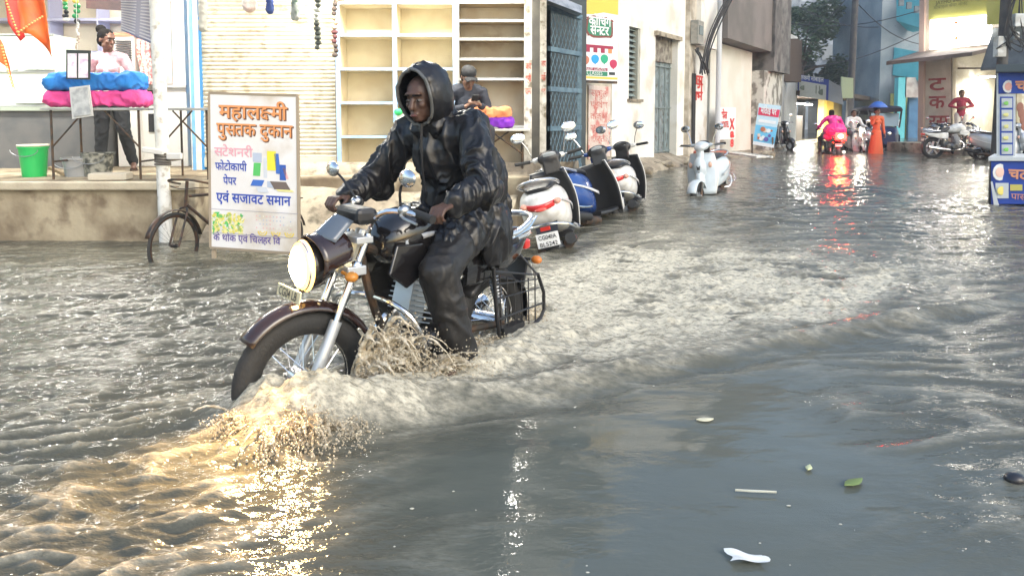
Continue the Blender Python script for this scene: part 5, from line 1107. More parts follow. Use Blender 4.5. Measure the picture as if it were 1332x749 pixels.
# meter box, cables, wire bundle
mb1=thing('meter_box','grey electric meter box on the dirty pillar','meter box',WP(tb0+.25,3)); a=WP(tb0+.05,wz(886,57),.15)
m=MB(); wall_block(m,tb0+.02,tb0+.48,wz(886,57),wz(886,26),.2,.33); m.build('case',mat('meter_grey',(.2,.2,.18),.6,c2=(.3,.28,.24),sc1=8),mb1,world=True,bevel=.01)
m=MB(); wall_block(m,tb0+.1,tb0+.4,wz(886,45),wz(886,33),.02,.345); m.build('window',flat((.1,.12,.12),.2),mb1,world=True)
cab=MB(); rs=random.Random(5)
for k in range(7):
    o0=.2+.05*rs.random(); t=tb0+.15+.05*k; cab.tube([WP(t,wz(886,60+rs.uniform(0,8)),o0),WP(t+rs.uniform(-.2,.2),wz(886,75),o0+.1),WP(t+rs.uniform(-.4,.5),wz(886,92+rs.uniform(0,12)),o0+.15),WP(t+.25,wz(886,80),o0+.1),WP(t+.6+rs.uniform(0,.5),wz(890,30),o0+.2),WP(t+1.6,wz(900,-30),o0+.6)],.02,n=5,smooth=2)
for k in range(3): cab.tube([WP(tb0+.2+k*.08,wz(886,95),.16),WP(tb0+.22+k*.08,.4,.16)],.025,n=6)
o=cab.build('cable_bundle',flat((.02,.02,.022),.6),None,smooth=True); tag(o,'tangled black cable bundle looping on the dirty pillar','cables')
# poster wall and its faded poster near the gate
t0,t1=tpx(763),tpx(788)
pw_=thing('poster_wall','short dirty wall end carrying faded red posters','wall',WP(ts,.3)); 
ta=-5.6
m=MB(); m.bb((1.0,11.3,0),(1.1,12.2,4.5)); m.slab([(1.22,12.1,0),(1.8,13.2,0),(1.8,13.2,4.5),(1.22,12.1,4.5)],(-.1,.15,0)); m.build('wall',mat('dirty_cream_wall',(.55,.5,.4),.85,c2=(.35,.3,.23),sc1=2.5,bump=.5),pw_,world=True)
pu=Vector((.58,1.1,0)).normalized(); p0=Vector((1.22,12.1,0)); pn=Vector((1.1,-.58,0)).normalized()
m=MB(); z0=P(775,205,12.6).z; z1=P(775,112,12.6).z; m.slab([p0+pu*.06+pn*.02+Vector((0,0,z0)),p0+pu*1.1+pn*.02+Vector((0,0,z0)),p0+pu*1.1+pn*.02+Vector((0,0,z1)),p0+pu*.06+pn*.02+Vector((0,0,z1))],pn*.006); ps=m.build('poster',mat('faded_poster',(.6,.5,.44),.7,c2=(.55,.2,.17),sc1=4,lo=.5,hi=.62,c3=(.7,.66,.6),sc3=9),pw_,world=True)
m=MB()
for i in range(6):
    z=z1-.18-i*(z1-z0)/6.3; m.text(('स्कूल','प्रवेश','कक्षा','सूचना','भर्ती','फोन')[i],p0+pu*.14+pn*.03+Vector((0,0,z)),pu,(0,0,1),.16,bold=.02,width=.8)
m.build('lettering',mat('faded_red_ink',(.5,.13,.11),.7,c2=(.6,.4,.35),sc1=20),ps,world=True)
# coaching banner
bn_=thing('banner_sign','tall coaching centre banner with green panel and coloured balloons on the wall','banner',P(780,110,11.6))
C0=P(755,104,11.4);C1=P(803,107,11.9);E0=P(755,-14,11.4);E1=P(803,-14,11.9)
cu=(C1-C0); cw=cu.length; cu.z=0; cu.normalize(); cv=Vector((0,0,1)); ch=(E0-C0).length; cn=cu.cross(cv); cn=cn if cn.y<0 else -cn
def CP(a,b,o=0): return C0+cu*a*cw+cv*b*ch+cn*o
def cy(py): return (104-py)/118.0
m=MB(); m.slab([CP(0,0),CP(1,0),CP(1,1),CP(0,1)],-cn*.03); m.build('panel',flat((.76,.76,.78),.5),bn_,world=True)
m=MB(); m.slab([CP(0,-.03),CP(1,-.03),CP(1,-.002),CP(0,-.002)],-cn*.05); m.build('frame',dark_metal,bn_,world=True)
BC=[flat((.75,.5,.08)),flat((.02,.2,.11)),flat((.2,.05,.04)),flat((.3,.02,.06)),flat((.6,.25,.1)),flat((.02,.3,.62)),flat((.02,.35,.2)),flat((.45,.03,.09)),flat((.45,.16,.1)),flat((.02,.03,.03)),flat((.75,.76,.76))]
m=MB()
def cr(a,b,c,d,k,o=.004): m.add([CP(a,cy(d),o),CP(c,cy(d),o),CP(c,cy(b),o),CP(a,cy(b),o)],[(0,1,2,3)],k)
m.add([CP(0,cy(18),.004),CP(.3,cy(17),.004),CP(.6,cy(13),.004),CP(1,cy(14),.004),CP(1,cy(-14),.004),CP(0,cy(-14),.004)],[(0,1,2,3,4,5)],0)
rg=random.Random(8); pts=[]
for i in range(40):
    a=2*math.pi*i/40; ex=abs(math.cos(a))**.4*math.copysign(1,math.cos(a)); ey=abs(math.sin(a))**.4*math.copysign(1,math.sin(a)); pts.append((.5+ex*(.37+rg.uniform(-.02,.03)),cy(33)+ey*(.115+rg.uniform(-.008,.012))))
m.add([CP(a,b,.005) for a,b in pts],[tuple(range(40))],2); m.add([CP(.5+(a-.5)*.86,cy(33)+(b-cy(33))*.82,.007) for a,b in pts],[tuple(range(40))],1)
for k in range(4): cr(.13+k*.20,57,.24+k*.20,67,3 if k<3 else 4); 
cr(.13,57,.87,61,3,.005)
for k,(a,py,c_) in enumerate(((.12,77,8),(.38,75,5),(.63,74,6),(.88,80,7))):
    n=18; m.add([CP(a+.105*math.cos(2*math.pi*i/n),cy(py)+(.044 if math.sin(2*math.pi*i/n)>0 else .058)*math.sin(2*math.pi*i/n),.005) for i in range(n)]+[CP(a-.02,cy(py+8),.005),CP(a+.02,cy(py+8),.005),CP(a,cy(py+5),.005)],[tuple(range(n)),(n,n+1,n+2)],c_)
cr(.03,87,.72,91,3);cr(.03,92,.72,98,1);cr(.76,92,.93,96,9);cr(0,99,1,102,0)
m.build('picture',BC,bn_,world=True)
m=MB(); m.text('कोिचंग',CP(.2,cy(31),.01),cu,cv,.2,bold=.02,width=.6*cw); m.text('से`नटर',CP(.24,cy(43),.01),cu,cv,.2,bold=.02,width=.5*cw); m.build('lettering',BC[10],bn_,world=True)
m=MB(); m.text('ENGLISH  COACHING',CP(.07,cy(90.5),.01),cu,cv,.09,width=.6*cw); m.text('CLASSES',CP(.15,cy(97),.01),cu,cv,.1,width=.42*cw); m.build('small_lettering',BC[10],bn_,world=True)
# ---------------- beyond: panel with notice, dark block, lit shop, poster board
def front(name,label,cat,pa,pb,zb,zt,mt_,th=.3,o=0,depth=4):
    r=thing(name,label,cat,WP(tpx(pa),0)); m=MB(); a,b=tpx(pa),tpx(pb); m.slab([WP(a,zb,o),WP(b,zb,o),WP(b,zt,o),WP(a,zt,o)],-Nn*depth); m.build('wall',mt_,r,world=True); return r
dk=mat('dark_slate_wall',(.12,.11,.10),.8,c2=(.17,.15,.14),sc1=1,bump=.3)
r=front('plain_building','plain building with a pale lower wall and dark grey upper storey','building',922,976,0,wz(950,61),mat('pale_sheet_wall',(.62,.61,.56),.7,c2=(.56,.55,.48),sc1=1.2))
m=MB(); a,b=tpx(922),tpx(981); m.slab([WP(a-.1,wz(950,60)+.01,.5),WP(b,wz(950,60)+.01,.5),WP(b,9,.5),WP(a-.1,9,.5)],-Nn*4.5); m.build('upper_wall',dk,r,world=True)
m=MB(); m.cyl(WP(a-.2,0,.3),WP(a-.2,8,.3),.07); m.build('drain_pipe',flat((.5,.52,.55)),r,world=True)
nb=thing('notice_board','white notice board with red letters fixed on the pale wall','sign',WP(tpx(929),1)); a,b=tpx(919.5),tpx(941)
m=MB(); z0,z1=wz(930,181),wz(930,140); m.slab([WP(a,z0,.35),WP(b,z0,.35),WP(b,z1,.35),WP(a,z1,.35)],-Nn*.03); m.build('panel',flat((.75,.74,.72)),nb,world=True)
m=MB(); w=(b-a)
m.text('सेल',WP(a+.08*w,z1-.32,.36),D,(0,0,1),.3,bold=.03,width=w*.35); m.text('HOSTEL',WP(a+.05*w,z1-.56,.36),D,(0,0,1),.24,bold=.03,width=w*.5); m.text('X',WP(a+.62*w,z1-.62,.36),D,(0,0,1),.42,bold=.05,width=w*.28);m.text('a',WP(a+.66*w,z1-.86,.36),D,(0,0,1),.34,bold=.05,width=w*.22);m.text('8',WP(a+.66*w,z1-1.14,.36),D,(0,0,1),.3,bold=.05,width=w*.2); m.build('lettering',mat('sign_red',(.6,.03,.03),.6),nb,world=True)
front('sooty_building','tall sooty concrete building with peeling lower wall','building',981,1003,wz(990,95),9,mat('sooty_concrete',(.09,.085,.08),.9,c2=(.18,.17,.16),sc1=2,bump=.5,c3=(.05,.05,.05),sc3=3),o=.6,depth=5)
front('peeling_wall','peeling whitewashed wall under the sooty building','wall',976,1001,0,wz(990,95),mat('peeling_whitewash',(.5,.5,.46),.9,c2=(.18,.17,.15),sc1=2.2,lo=.48,hi=.56,bump=.6),o=.4,depth=4)
front('grey_building','narrow light grey building between the sooty block and the white house','building',1003.5,1012,0,wz(1008,12),mat('light_grey_plaster',(.3,.31,.31),.85,c2=(.38,.39,.39),sc1=2),o=.2)
r=front('white_house','white house with a low parapet and brick chimneys near the lit shop','building',1012,1034,0,wz(1024,44),mat('house_white',(.66,.66,.62),.8,c2=(.58,.57,.52),sc1=1.4))
m=MB()
for px in(1013,1018): a=WP(tpx(px),wz(1015,80),.3); m.box(a,(.5,.5,1.6)); 
m.build('balcony_box',flat((.09,.07,.06),.8),r,world=True)
for px in(1044,1050,1056): a=WP(tpx(px)-3,wz(1034,92),-3.5); m=MB(); m.cyl(a,a+Vector((0,0,1.1)),.25); m.build('chimney',flat((.3,.13,.09),.9),r,world=True)
# lit shop
ls=thing('lit_shop','small lit shop with yellow side wall and blue white sign above','shop',WP(tpx(1060),0))
a,b,c=tpx(1034),tpx(1071),tpx(1094); zt=wz(1065,128)
ylw=mat('yellow_wall',(.72,.6,.25),.8,c2=(.62,.5,.2),sc1=1.5)
m=MB(); m.slab([WP(a,0,-4),WP(c,0,-4),WP(c,zt+1,-4),WP(a,zt+1,-4)],-Nn*.2); m.slab([WP(a,0),WP(a,zt+1),WP(a,zt+1,-4),WP(a,0,-4)],D*.2); m.build('wall',white_pl,ls,world=True)
m=MB(); m.slab([WP(b,0),WP(c,0),WP(c,zt,0),WP(b,zt,0)],-Nn*.3); m.build('side_wall',ylw,ls,world=True)
m=MB(); m.slab([WP(a,zt,1.5),WP(c+.5,zt,1.5),WP(c+.5,zt,-4),WP(a,zt,-4)],(0,0,.2)); m.build('roof',dark_metal,ls,world=True)
m=MB(); m.bar(WP(b,0,.2),WP(b,zt,.2),.35,.35); m.build('pillar',flat((.7,.5,.08)),ls,world=True)
m=MB(); m.slab([WP(a+1,0,-.8),WP(b-1.2,0,-.8),WP(b-1.2,1.2,-.8),WP(a+1,1.2,-.8)],-Nn*.6); m.build('counter',flat((.08,.07,.07)),ls,world=True)
rs=random.Random(9); wl=[flat((.3,.28,.22)),flat((.6,.6,.55)),flat((.4,.1,.08))]
for i in range(30): m=MB(); t=rs.uniform(a+1,b-1.5); z=rs.choice((1.3,1.9,2.5)); m.slab([WP(t,z,-3.6),WP(t+.35,z,-3.6),WP(t+.35,z+rs.uniform(.2,.5),-3.6),WP(t,z+.3,-3.6)],-Nn*.2); m.build('goods',wl[rs.randint(0,2)],ls,world=True)
def lamp_tube(label,a,b,par=None,strength=14,power=0,col=(1,.98,.88)):
    t=thing('tube_light',label,'lamp',(Vector(a)+Vector(b))/2,0,'tube lights of the shops'); m=MB(); m.cyl(a,b,.026,n=10); m.build('tube',tubem,t,world=True,smooth=True)
    m=MB(); up=Vector((0,0,.035)); m.bar(Vector(a)+up,Vector(b)+up,.04,.03); m.build('fitting',flat((.7,.7,.7)),t,world=True)
    if power:
        l=bpy.data.lights.new('tube_lamp','AREA'); l.shape='RECTANGLE'; l.size=(Vector(b)-Vector(a)).length; l.size_y=.06; l.energy=power; l.color=col
        lo=bpy.data.objects.new('tube_lamp',l); COL.objects.link(lo); lo.parent=t; d=(Vector(b)-Vector(a)).normalized(); zax=Vector((0,0,1)); y=zax.cross(d).normalized()
        lo.matrix_basis=Matrix((d,y,zax)).transposed().to_4x4(); lo.location=(0,0,-.03)
lamp_tube('tube light glowing under the roof of the small lit shop',WP(a+1,zt-.3,-.5),WP(b-.5,zt-.3,-.5),power=260)
sgn=thing('shop_sign','blue and white printed shop sign over the lit shop','sign',WP(tpx(1050),zt+.5,1.5))
Q0=P(1037,125,31);Q1=P(1077,131,29);Q2=P(1078,104,29);Q3=P(1038,97,31)
m=MB(); m.slab([Q0,Q1,Q2,Q3],(.05,.12,0)); m.build('panel',flat((.66,.66,.6)),sgn,world=True)
def QP(a,b,o=0): return (Q0.lerp(Q1,a)).lerp(Q3.lerp(Q2,a),b)+Vector((-.02,-1,0)).normalized()*o
m=MB()
for a_,b_,c_,d_ in((0,.72,1,1),(0,0,.04,1),(.93,0,1,1)): m.slab([QP(a_,b_,.02),QP(c_,b_,.02),QP(c_,d_,.02),QP(a_,d_,.02)],(0,-.01,0))
m.build('band',flat((.03,.06,.35)),sgn,world=True)
m=MB(); m.text('लKमी मोबाईल'.replace('K','`क'),QP(.08,.78,.05),(Q1-Q0),(0,0,1),.26,bold=.02,width=(Q1-Q0).length*.75); m.build('lettering',flat((.75,.75,.72)),sgn,world=True)
m=MB(); m.text('11',QP(.55,.25,.05),(Q1-Q0),(0,0,1),.45,bold=.02); m.ell(QP(.2,.42,.05),(.16,.02,.1)); m.ell(QP(.8,.35,.05),(.16,.02,.12)); m.build('picture',flat((.2,.22,.15)),sgn,world=True)
Q4=P(1097,137,27.5);Q5=P(1094,113,27.5)
m=MB(); m.slab([Q1,Q4,Q5,Q2],(.05,.1,0)); m.build('side_panel',flat((.4,.43,.48)),sgn,world=True)
Q6=P(1094,122,30); tag(MB().slab([P(1095,128,30),P(1110,128,30),P(1110,102,30),P(1095,100,30)],(0,.1,0)).build('hoarding',flat((.6,.66,.4)),None),'plain pale green hoarding right of the blue white sign','hoarding')
# leaning poster board
pb=thing('poster_board','blue and red sweets poster board leaning on legs beside the street','poster board',P(998,192,21.5))
K0=P(979,188,21.3);K1=P(1006,192.5,20.9);K2=P(1016,138,21.3);K3=P(987,134.5,21.7)
m=MB(); m.slab([K0,K1,K2,K3],(.02,.06,0)); m.build('panel',flat((.5,.68,.78)),pb,world=True)
def KP(a,b,o=.02): return (K0.lerp(K1,a)).lerp(K3.lerp(K2,a),b)+Vector((0,-1,0))*o
m=MB(); KC=[flat((.7,.05,.12)),flat((.8,.4,.45)),flat((.15,.5,.75)),flat((.45,.15,.07)),flat((.7,.6,.5)),flat((.12,.1,.35)),flat((.1,.4,.2)),flat((.72,.76,.78))]
def kr(a,b,c,d,k,o=.02): m.add([KP(a,b,o),KP(c,b,o),KP(c,d,o),KP(a,d,o)],[(0,1,2,3)],k)
kr(.03,.72,.97,.90,0);kr(0,.0,1,.48,2,.018);kr(0,0,1,.08,7,.019);kr(.1,.55,.9,.62,7)
rs=random.Random(2)
for i in range(12):
    a_=rs.uniform(.1,.8); b_=rs.uniform(.12,.4); n=10; rr=rs.uniform(.05,.12); m.add([KP(a_+rr*math.cos(2*math.pi*j/n),b_+rr*.5*math.sin(2*math.pi*j/n),.022+i*.002) for j in range(n)],[tuple(range(n))],rs.choice((3,3,4,5,7,4)))
m.build('picture',KC,pb,world=True)
m=MB(); m.text('मिठाई घर',KP(.12,.77,.05),(K1-K0),(K3-K0),.3,bold=.03,width=(K1-K0).length*.75); m.build('lettering',KC[7],pb,world=True)
m=MB(); m.bar(K0-Vector((0,0,.5)),K0+Vector((0,.08,.3)),.04); m.bar(K1-Vector((0,0,.5)),K1+Vector((0,.08,.3)),.04); m.build('leg',dark_metal,pb,world=True)
# ladder/rails lying at the roadside
ld=thing('ladder','white metal ladder lying flat at the water edge behind the pale scooter','ladder',G(970,198,.1)); a=P(948,190,20.5);b=P(995,200,18.8); d=(b-a).normalized(); s_=Vector((-d.y,d.x,0))*.22
m=MB(); a.z=.18;b.z=.14
for sg_ in(-1,1): m.bar(a+s_*sg_,b+s_*sg_,.05)
m.build('rail',whitep,ld,world=True); m=MB()
for i in range(9): q=a.lerp(b,(i+.5)/9); m.bar(q-s_,q+s_,.04)
m.build('rung',whitep,ld,world=True)
# loose stones on the bank
for i,(px,py,s_) in enumerate(((806,222,.22),(838,222,.2),(868,214,.16),(900,212,.2),(1000,201,.2),(790,228,.18))):
    g=G(px,py,.1); m=MB(); m.ell((0,0,0),(s_,s_*.8,s_*.5),n=9,k=6); o=m.voxel('stone',concrete,None,size=.03,smooth=0,wr=.04,wsc=5); o.location=g; tag(o,['mud brown stone at the foot of the window wall','broad stone left of the grey door','small stone under the grey door','stone beside the red step','flat stone under the ladder end','stone nearest the parked scooters'][i],'stone','stones on the bank')
# ---------------- end of the street
gb=thing('weathered_building','huge weathered blue grey building closing the end of the street','building',(28,64,0)); 
m=MB(); m.bb((16,64,0),(46,76,22)); m.build('wall',mat('blue_grey_render',(.14,.17,.21),.9,c2=(.36,.4,.45),sc1=.28,bump=.3,c3=(.09,.11,.15),sc3=.8,detail=9,lo=.43,hi=.57),gb,world=True)
for i in range(5):
    for j in range(4): m=MB(); x=18.5+i*4.2; z=6+j*3.6; m.bb((x,63.9,z),(x+1.2,63.98,z+1.3)); m.build('window',flat((.16,.19,.22),.4),gb,world=True)
m=MB(); m.bb((16,63.5,9.2),(40,63.98,9.5)); m.bb((16,63.5,12.8),(40,63.98,13.05)); m.build('ledge',mat('ledge_grey',(.3,.34,.38),.9),gb,world=True)
cyb=thing('cyan_building','turquoise painted building with balconies at the end of the street','building',P(1175,190,40))
cy1=mat('turquoise_paint',(.08,.42,.48),.7,c2=(.12,.5,.56),sc1=.8); 
def cyp(px,py,Y): return P(px,py,Y)
def blockp(m,pa,pb,py0,py1,Y,th): 
    a=P(pa,py0,Y);b=P(pb,py1,Y); m.bb((a.x,Y,b.z),(b.x,Y+th,a.z))
m=MB(); blockp(m,1150,1206,-60,215,40,6); m.build('wall',mat('blue_grey_paint',(.17,.22,.25),.8,c2=(.27,.31,.34),sc1=.6),cyb,world=True)  # blue grey wall colour with paler mottling
for a0,a1,y0,y1,Y in((1166,1204,-10,32,38.5),(1164,1206,92,101,38.4)):
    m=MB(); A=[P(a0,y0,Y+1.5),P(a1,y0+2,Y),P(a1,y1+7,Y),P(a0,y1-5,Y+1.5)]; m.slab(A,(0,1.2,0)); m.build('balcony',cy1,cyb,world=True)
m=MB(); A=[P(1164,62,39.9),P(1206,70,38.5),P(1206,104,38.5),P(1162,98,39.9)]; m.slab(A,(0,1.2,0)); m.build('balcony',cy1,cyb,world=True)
m=MB(); A=[P(1138,-10,44),P(1167,-10,40.5),P(1167,8,40.5),P(1138,3,44)]; m.slab(A,(0,1,0)); m.build('parapet',cy1,cyb,world=True)
for px,py in((1173,3),(1183,7),(1193,12)): m=MB(); blockp(m,px-3,px+3,py-4,py+5,38.38,.1); m.build('window',flat((.05,.09,.12),.4),cyb,world=True)
m=MB(); blockp(m,1169,1176,101,190,38.9,.4); m.build('pillar',cy1,cyb,world=True)
m=MB(); blockp(m,1160,1169,122,190,39.8,.15);blockp(m,1176,1182,122,190,39.8,.15); m.build('wall',flat((.6,.58,.2)),cyb,world=True)
m=MB(); blockp(m,1178,1200,101,127,38.9,.3); m.build('signboard',mat('pale_shop_board',(.5,.48,.44),.7,c2=(.35,.3,.28),sc1=3),cyb,world=True)
m=MB(); blockp(m,1183,1200,127,190,39.3,.2); m.build('door',mat('blue_door',(.03,.12,.25),.6,c2=(.05,.17,.32),sc1=2),cyb,world=True)
# dim shop row below the trees
br=thing('brown_building','dim brown shop row under the trees at the street end','building',P(1130,190,46))
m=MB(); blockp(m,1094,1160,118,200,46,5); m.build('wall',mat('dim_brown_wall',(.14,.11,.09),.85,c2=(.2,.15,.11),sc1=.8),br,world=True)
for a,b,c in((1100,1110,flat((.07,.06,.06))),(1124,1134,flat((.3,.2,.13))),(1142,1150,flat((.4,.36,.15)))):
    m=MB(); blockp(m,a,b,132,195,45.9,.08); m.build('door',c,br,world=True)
# ---------------- trees
bark=mat('bark',(.08,.06,.045),.9,bump=.8,bsc=12)
def tree(label,base,h,crown,n,seed,leaf_m,group='dark trees at the end of the street'):
    rs=random.Random(seed); t=thing('tree',label,'tree',base,0,group)
    m=MB(); m.tube([(0,0,0),(.1,0,h*.25),(-.05,.1,h*.5)],[.28,.16],n=8,smooth=1)
    cl=[]
    for i in range(11):
        a=rs.uniform(0,6.28); rr=rs.uniform(.25,.95); c=Vector((crown[0]*rr*math.cos(a),crown[1]*rr*math.sin(a),h*.62+crown[2]*rs.uniform(-.8,.9))); cl.append((c,rs.uniform(.55,1.2)*crown[2]*.42)); m.tube([(-.05,.1,h*.42),(c.x*.5,c.y*.5,(h*.5+c.z)/2),c],[.1,.02],n=5,smooth=1)
    m.build('trunk',bark,t,smooth=True)
    m=MB(); vs=[];fs=[]
    for i in range(n):
        c,r=rs.choice(cl); d=Vector((rs.gauss(0,1),rs.gauss(0,1),rs.gauss(0,.8))).normalized()*r*rs.uniform(.55,1.1); p=c+d; s_=rs.uniform(.07,.15); a=Vector((rs.gauss(0,1),rs.gauss(0,1),rs.gauss(0,1))).normalized(); u,v=basis(a); k=len(vs)
        vs+=[p+u*s_,p+v*s_*.5,p-u*s_,p-v*s_*.5]; fs.append((k,k+1,k+2,k+3))
    m.add(vs,fs); m.build('crown',leaf_m,t)
lf=mat('leaf_dark',(.03,.065,.03),.6,c2=(.05,.09,.035),sc1=2); lf2=mat('leaf_mid',(.045,.085,.04),.6,c2=(.03,.06,.035),sc1=2)
def tb(px,Y): q=P(px,190,Y); return (q.x,Y,-.2)
tree('tall dark tree rising behind the white house',tb(1040,44),9.2,(2.6,2.2,2.5),9000,1,lf)
tree('dark leafy tree right of the white house above the lit shop',tb(1066,47),6.6,(2.6,2.2,1.9),8000,2,lf2)
tree('low dark tree between the far pole and the turquoise building',tb(1133,49),6.2,(2.6,2,1.9),8000,3,lf)
tree('small dark tree just behind the far utility pole',tb(1106,52),5.0,(2.4,2,1.6),6000,4,lf2)
# utility poles & overhead cables
def pole(label,px,Y,r,h,lean=0):
    q=P(px,100,Y); t=thing('utility_pole',label,'pole',(q.x,Y,-.3)); m=MB(); m.cyl((0,0,0),(lean,0,h),r,r*.75,n=12); m.build('shaft',mat('pole_dark_%d'%px,(.05,.05,.055),.8,c2=(.08,.075,.07),sc1=5),t,smooth=True)
    m=MB(); m.bar((lean-.8,0,h-.6),(lean+.8,0,h-.6),.08); m.bar((lean-.6,0,h-1.3),(lean+.6,0,h-1.3),.08); m.build('cross_arm',dark_metal,t)
    return t,q
pole('tall dark utility pole at the far end of the street',1106,33,.17,8.5,.15)
t,q=pole('near dark utility pole behind the food cart with meter boxes',1300,11.6,.085,7,.1)
m=MB()
for dx,z,s_ in((.14,Z(28,11.6),(.16,.12,.2)),(-.12,Z(62,11.6),(.14,.12,.32)),(.1,Z(48,11.6),(.1,.1,.12))): m.box((q.x+.04+dx,11.5,z),s_)
m.build('junction_box',mat('box_pale',(.5,.53,.53),.5,c2=(.35,.35,.33),sc1=9),t,world=True,bevel=.01)
m=MB(); rs=random.Random(6)
for i in range(9): z=Z(rs.uniform(35,60),11.6); m.tube([(q.x+rs.uniform(-.1,.1),11.48,z),(q.x+rs.uniform(-.3,.35),11.4,z-rs.uniform(.1,.3)),(q.x+rs.uniform(-.1,.3),11.45,z+rs.uniform(.0,.3)),(q.x+.2,11.5,z+.9)],.009,n=5,smooth=2)
m.build('cable_loop',flat((.02,.02,.02)),t,world=True,smooth=True)
rs=random.Random(12)
for i,(a,b) in enumerate((((1020,62,40),(1106,-8,33)),((1020,30,40),(1210,10,36)),((1030,88,38),(1206,38,36)),((1106,-5,33),(1206,60,36)),((1040,10,42),(1165,34,40)))):
    A=P(*a);B=P(*b); pts=[A.lerp(B,k/10)-Vector((0,0,1.2*math.sin(math.pi*k/10)*.4)) for k in range(11)]; m=MB(); m.tube(pts,.022,n=5); o=m.build('overhead_cable',flat((.03,.03,.035)),None,smooth=True); tag(o,['cable rising from the white house to the far utility pole','highest sagging cable crossing before the blue grey building','lowest cable crossing above the dark trees','cable falling from the far pole to the turquoise building','cable between the tall dark tree and the turquoise parapet'][i],'cable','overhead cables across the street')
# ---------------- right hand shop
rsb=thing('corner_shop','corner shop with lettered pillar, porch roof and dark open front','building',P(1250,188,24))
fa=P(1196,190,25.2); fb=P(1345,190,21.8)
def RP(px,py,off=0):   # point on the oblique shop front plane
    d=ray(px,py); n=Vector((-(fb.y-fa.y),(fb.x-fa.x),0)).normalized(); t=(fa-Vector((0,0,CAMZ))).dot(n)/d.dot(n); return Vector((0,0,CAMZ))+d*t-n*off
rn=Vector((-(fb.y-fa.y),(fb.x-fa.x),0)).normalized()
pilm=mat('pillar_cream',(.56,.5,.42),.8,c2=(.46,.4,.33),sc1=2,bump=.3)
def fp(m,a,b,y0,y1,off,th,base=None,top=None):
    p=[RP(a,y1,off),RP(b,y1,off),RP(b,y0,off),RP(a,y0,off)]
    if base is not None: p[0].z=p[1].z=base
    if top is not None: p[2].z=p[3].z=top
    m.slab(p,rn*th)
m=MB(); fp(m,1206,1240,0,190,.1,.6,base=-.2,top=5.2); pl=m.build('pillar',pilm,rsb,world=True)
m=MB(); fp(m,1199,1205.5,0,190,.2,.5,base=-.2,top=7.5); m.build('pillar',mat('pillar_pinkish',(.5,.36,.3),.8),rsb,world=True)
m=MB(); ru=(RP(1240,120,.1)-RP(1206,120,.1)); ru.z=0
for s_,py,sz in(('ट',118,.55),('क',141,.5),('र्स'.replace('र्','र'),166,.5)): 
    print('LET',s_,RP(1211,py,.115),RP(1206,py,.1)); m.text(s_,RP(1211,py,.115),ru,(0,0,1),.62,bold=.02,width=.58 if len(s_)<2 else .7)
m.build('lettering',mat('maroon_letter',(.28,.03,.035),.7,c2=(.36,.1,.09),sc1=8),pl,world=True)
m=MB(); fp(m,1240,1400,0,190,-3.2,.3,base=-.2,top=5.5); m.slab([RP(1243,185,-3.2),RP(1243,0,-3.2),RP(1243,0,0),RP(1243,185,0)],(-.1,0,0)); m.build('wall',mat('shop_inner_wall',(.42,.39,.3),.8,c2=(.3,.27,.2),sc1=1.5,c3=(.5,.47,.4),sc3=3),rsb,world=True)
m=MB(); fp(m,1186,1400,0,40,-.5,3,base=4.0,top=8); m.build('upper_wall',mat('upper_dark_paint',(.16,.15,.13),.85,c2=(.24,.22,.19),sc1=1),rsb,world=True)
A=[RP(1190,82,1.4),RP(1303,70,1.4),RP(1303,58,-.1),RP(1196,66,-.1)]; m=MB(); m.slab(A,(0,0,-.12)); m.build('porch_roof',mat('porch_concrete',(.2,.16,.14),.85,c2=(.12,.1,.08),sc1=2),rsb,world=True)
m=MB(); fp(m,1240,1302,88,90,-.1,.08); fp(m,1240,1243,88,185,-.02,.1,base=.2); m.build('shutter_frame',dark_metal,rsb,world=True)
m=MB()
for i in range(5): 
    for j in range(7): fp(m,1254+j*7,1259.5+j*7,100+i*14,110+i*14,-3.0,.1)
m.build('wall_tile',mat('pale_tile',(.55,.54,.47),.5,c2=(.35,.34,.28),sc1=4),rsb,world=True)
m=MB(); P0=RP(1196,190,1.6);P1=RP(1400,190,1.6);P2=RP(1400,190,-3.2);P3=RP(1196,190,-3.2)
for p in(P0,P1,P2,P3): p.z=-.4
m.slab([P0,P1,P2,P3],(0,0,.72)); o=m.build('porch_floor',concrete,rsb,world=True)
a=RP(1248,100,-1.0);b=RP(1268,99,-1.0); lamp_tube('tube light glowing inside the corner shop porch',a,b,power=60)
ws=thing('lit_sign','glowing white shop sign with orange marks above the porch','sign',RP(1262,45,.4))
m=MB(); fp(m,1225.5,1301,0,1,.55,.2); m=MB(); A=[RP(1225,65,.6),RP(1301,58,.6),RP(1301,21,.6),RP(1226,28,.6)]; m.slab(A,rn*.2); m.build('panel',mat('lit_sign_white',(.9,.9,.9),.4,emit=(1,.95,.88),es=5),ws,world=True)
m=MB(); su=(A[1]-A[0]).normalized()
m.text('FINO',RP(1235,55,.63),(0,0,1),-su,.26,m=1,bold=.01,width=.5); m.bar(RP(1254,33,.63),RP(1261,32,.63),.02,.03,m=0); m.ell(RP(1261,31,.63),.05,m=0); m.bar(RP(1248,52,.63),RP(1260,51,.63),.02,.03,m=0); m.ell(RP(1261,51,.63),.05,m=0); m.ell(RP(1266,57,.63),.03,m=2)
m.build('lettering',[flat((.85,.25,.03)),flat((.3,.1,.4)),flat((.7,.03,.03))],ws,world=True)
yh=mat('yellow_hoarding',(.52,.5,.13),.6,c2=(.46,.44,.1),sc1=1)
y1_=thing('yellow_signboard','large yellow signboard with dark lettering above the white lit sign','signboard',RP(1260,10,.5)); m=MB(); m.slab([RP(1221,27,.5),RP(1300,20,.5),RP(1300,-25,.5),RP(1222,-22,.5)],rn*.1); m.build('panel',yh,y1_,world=True)
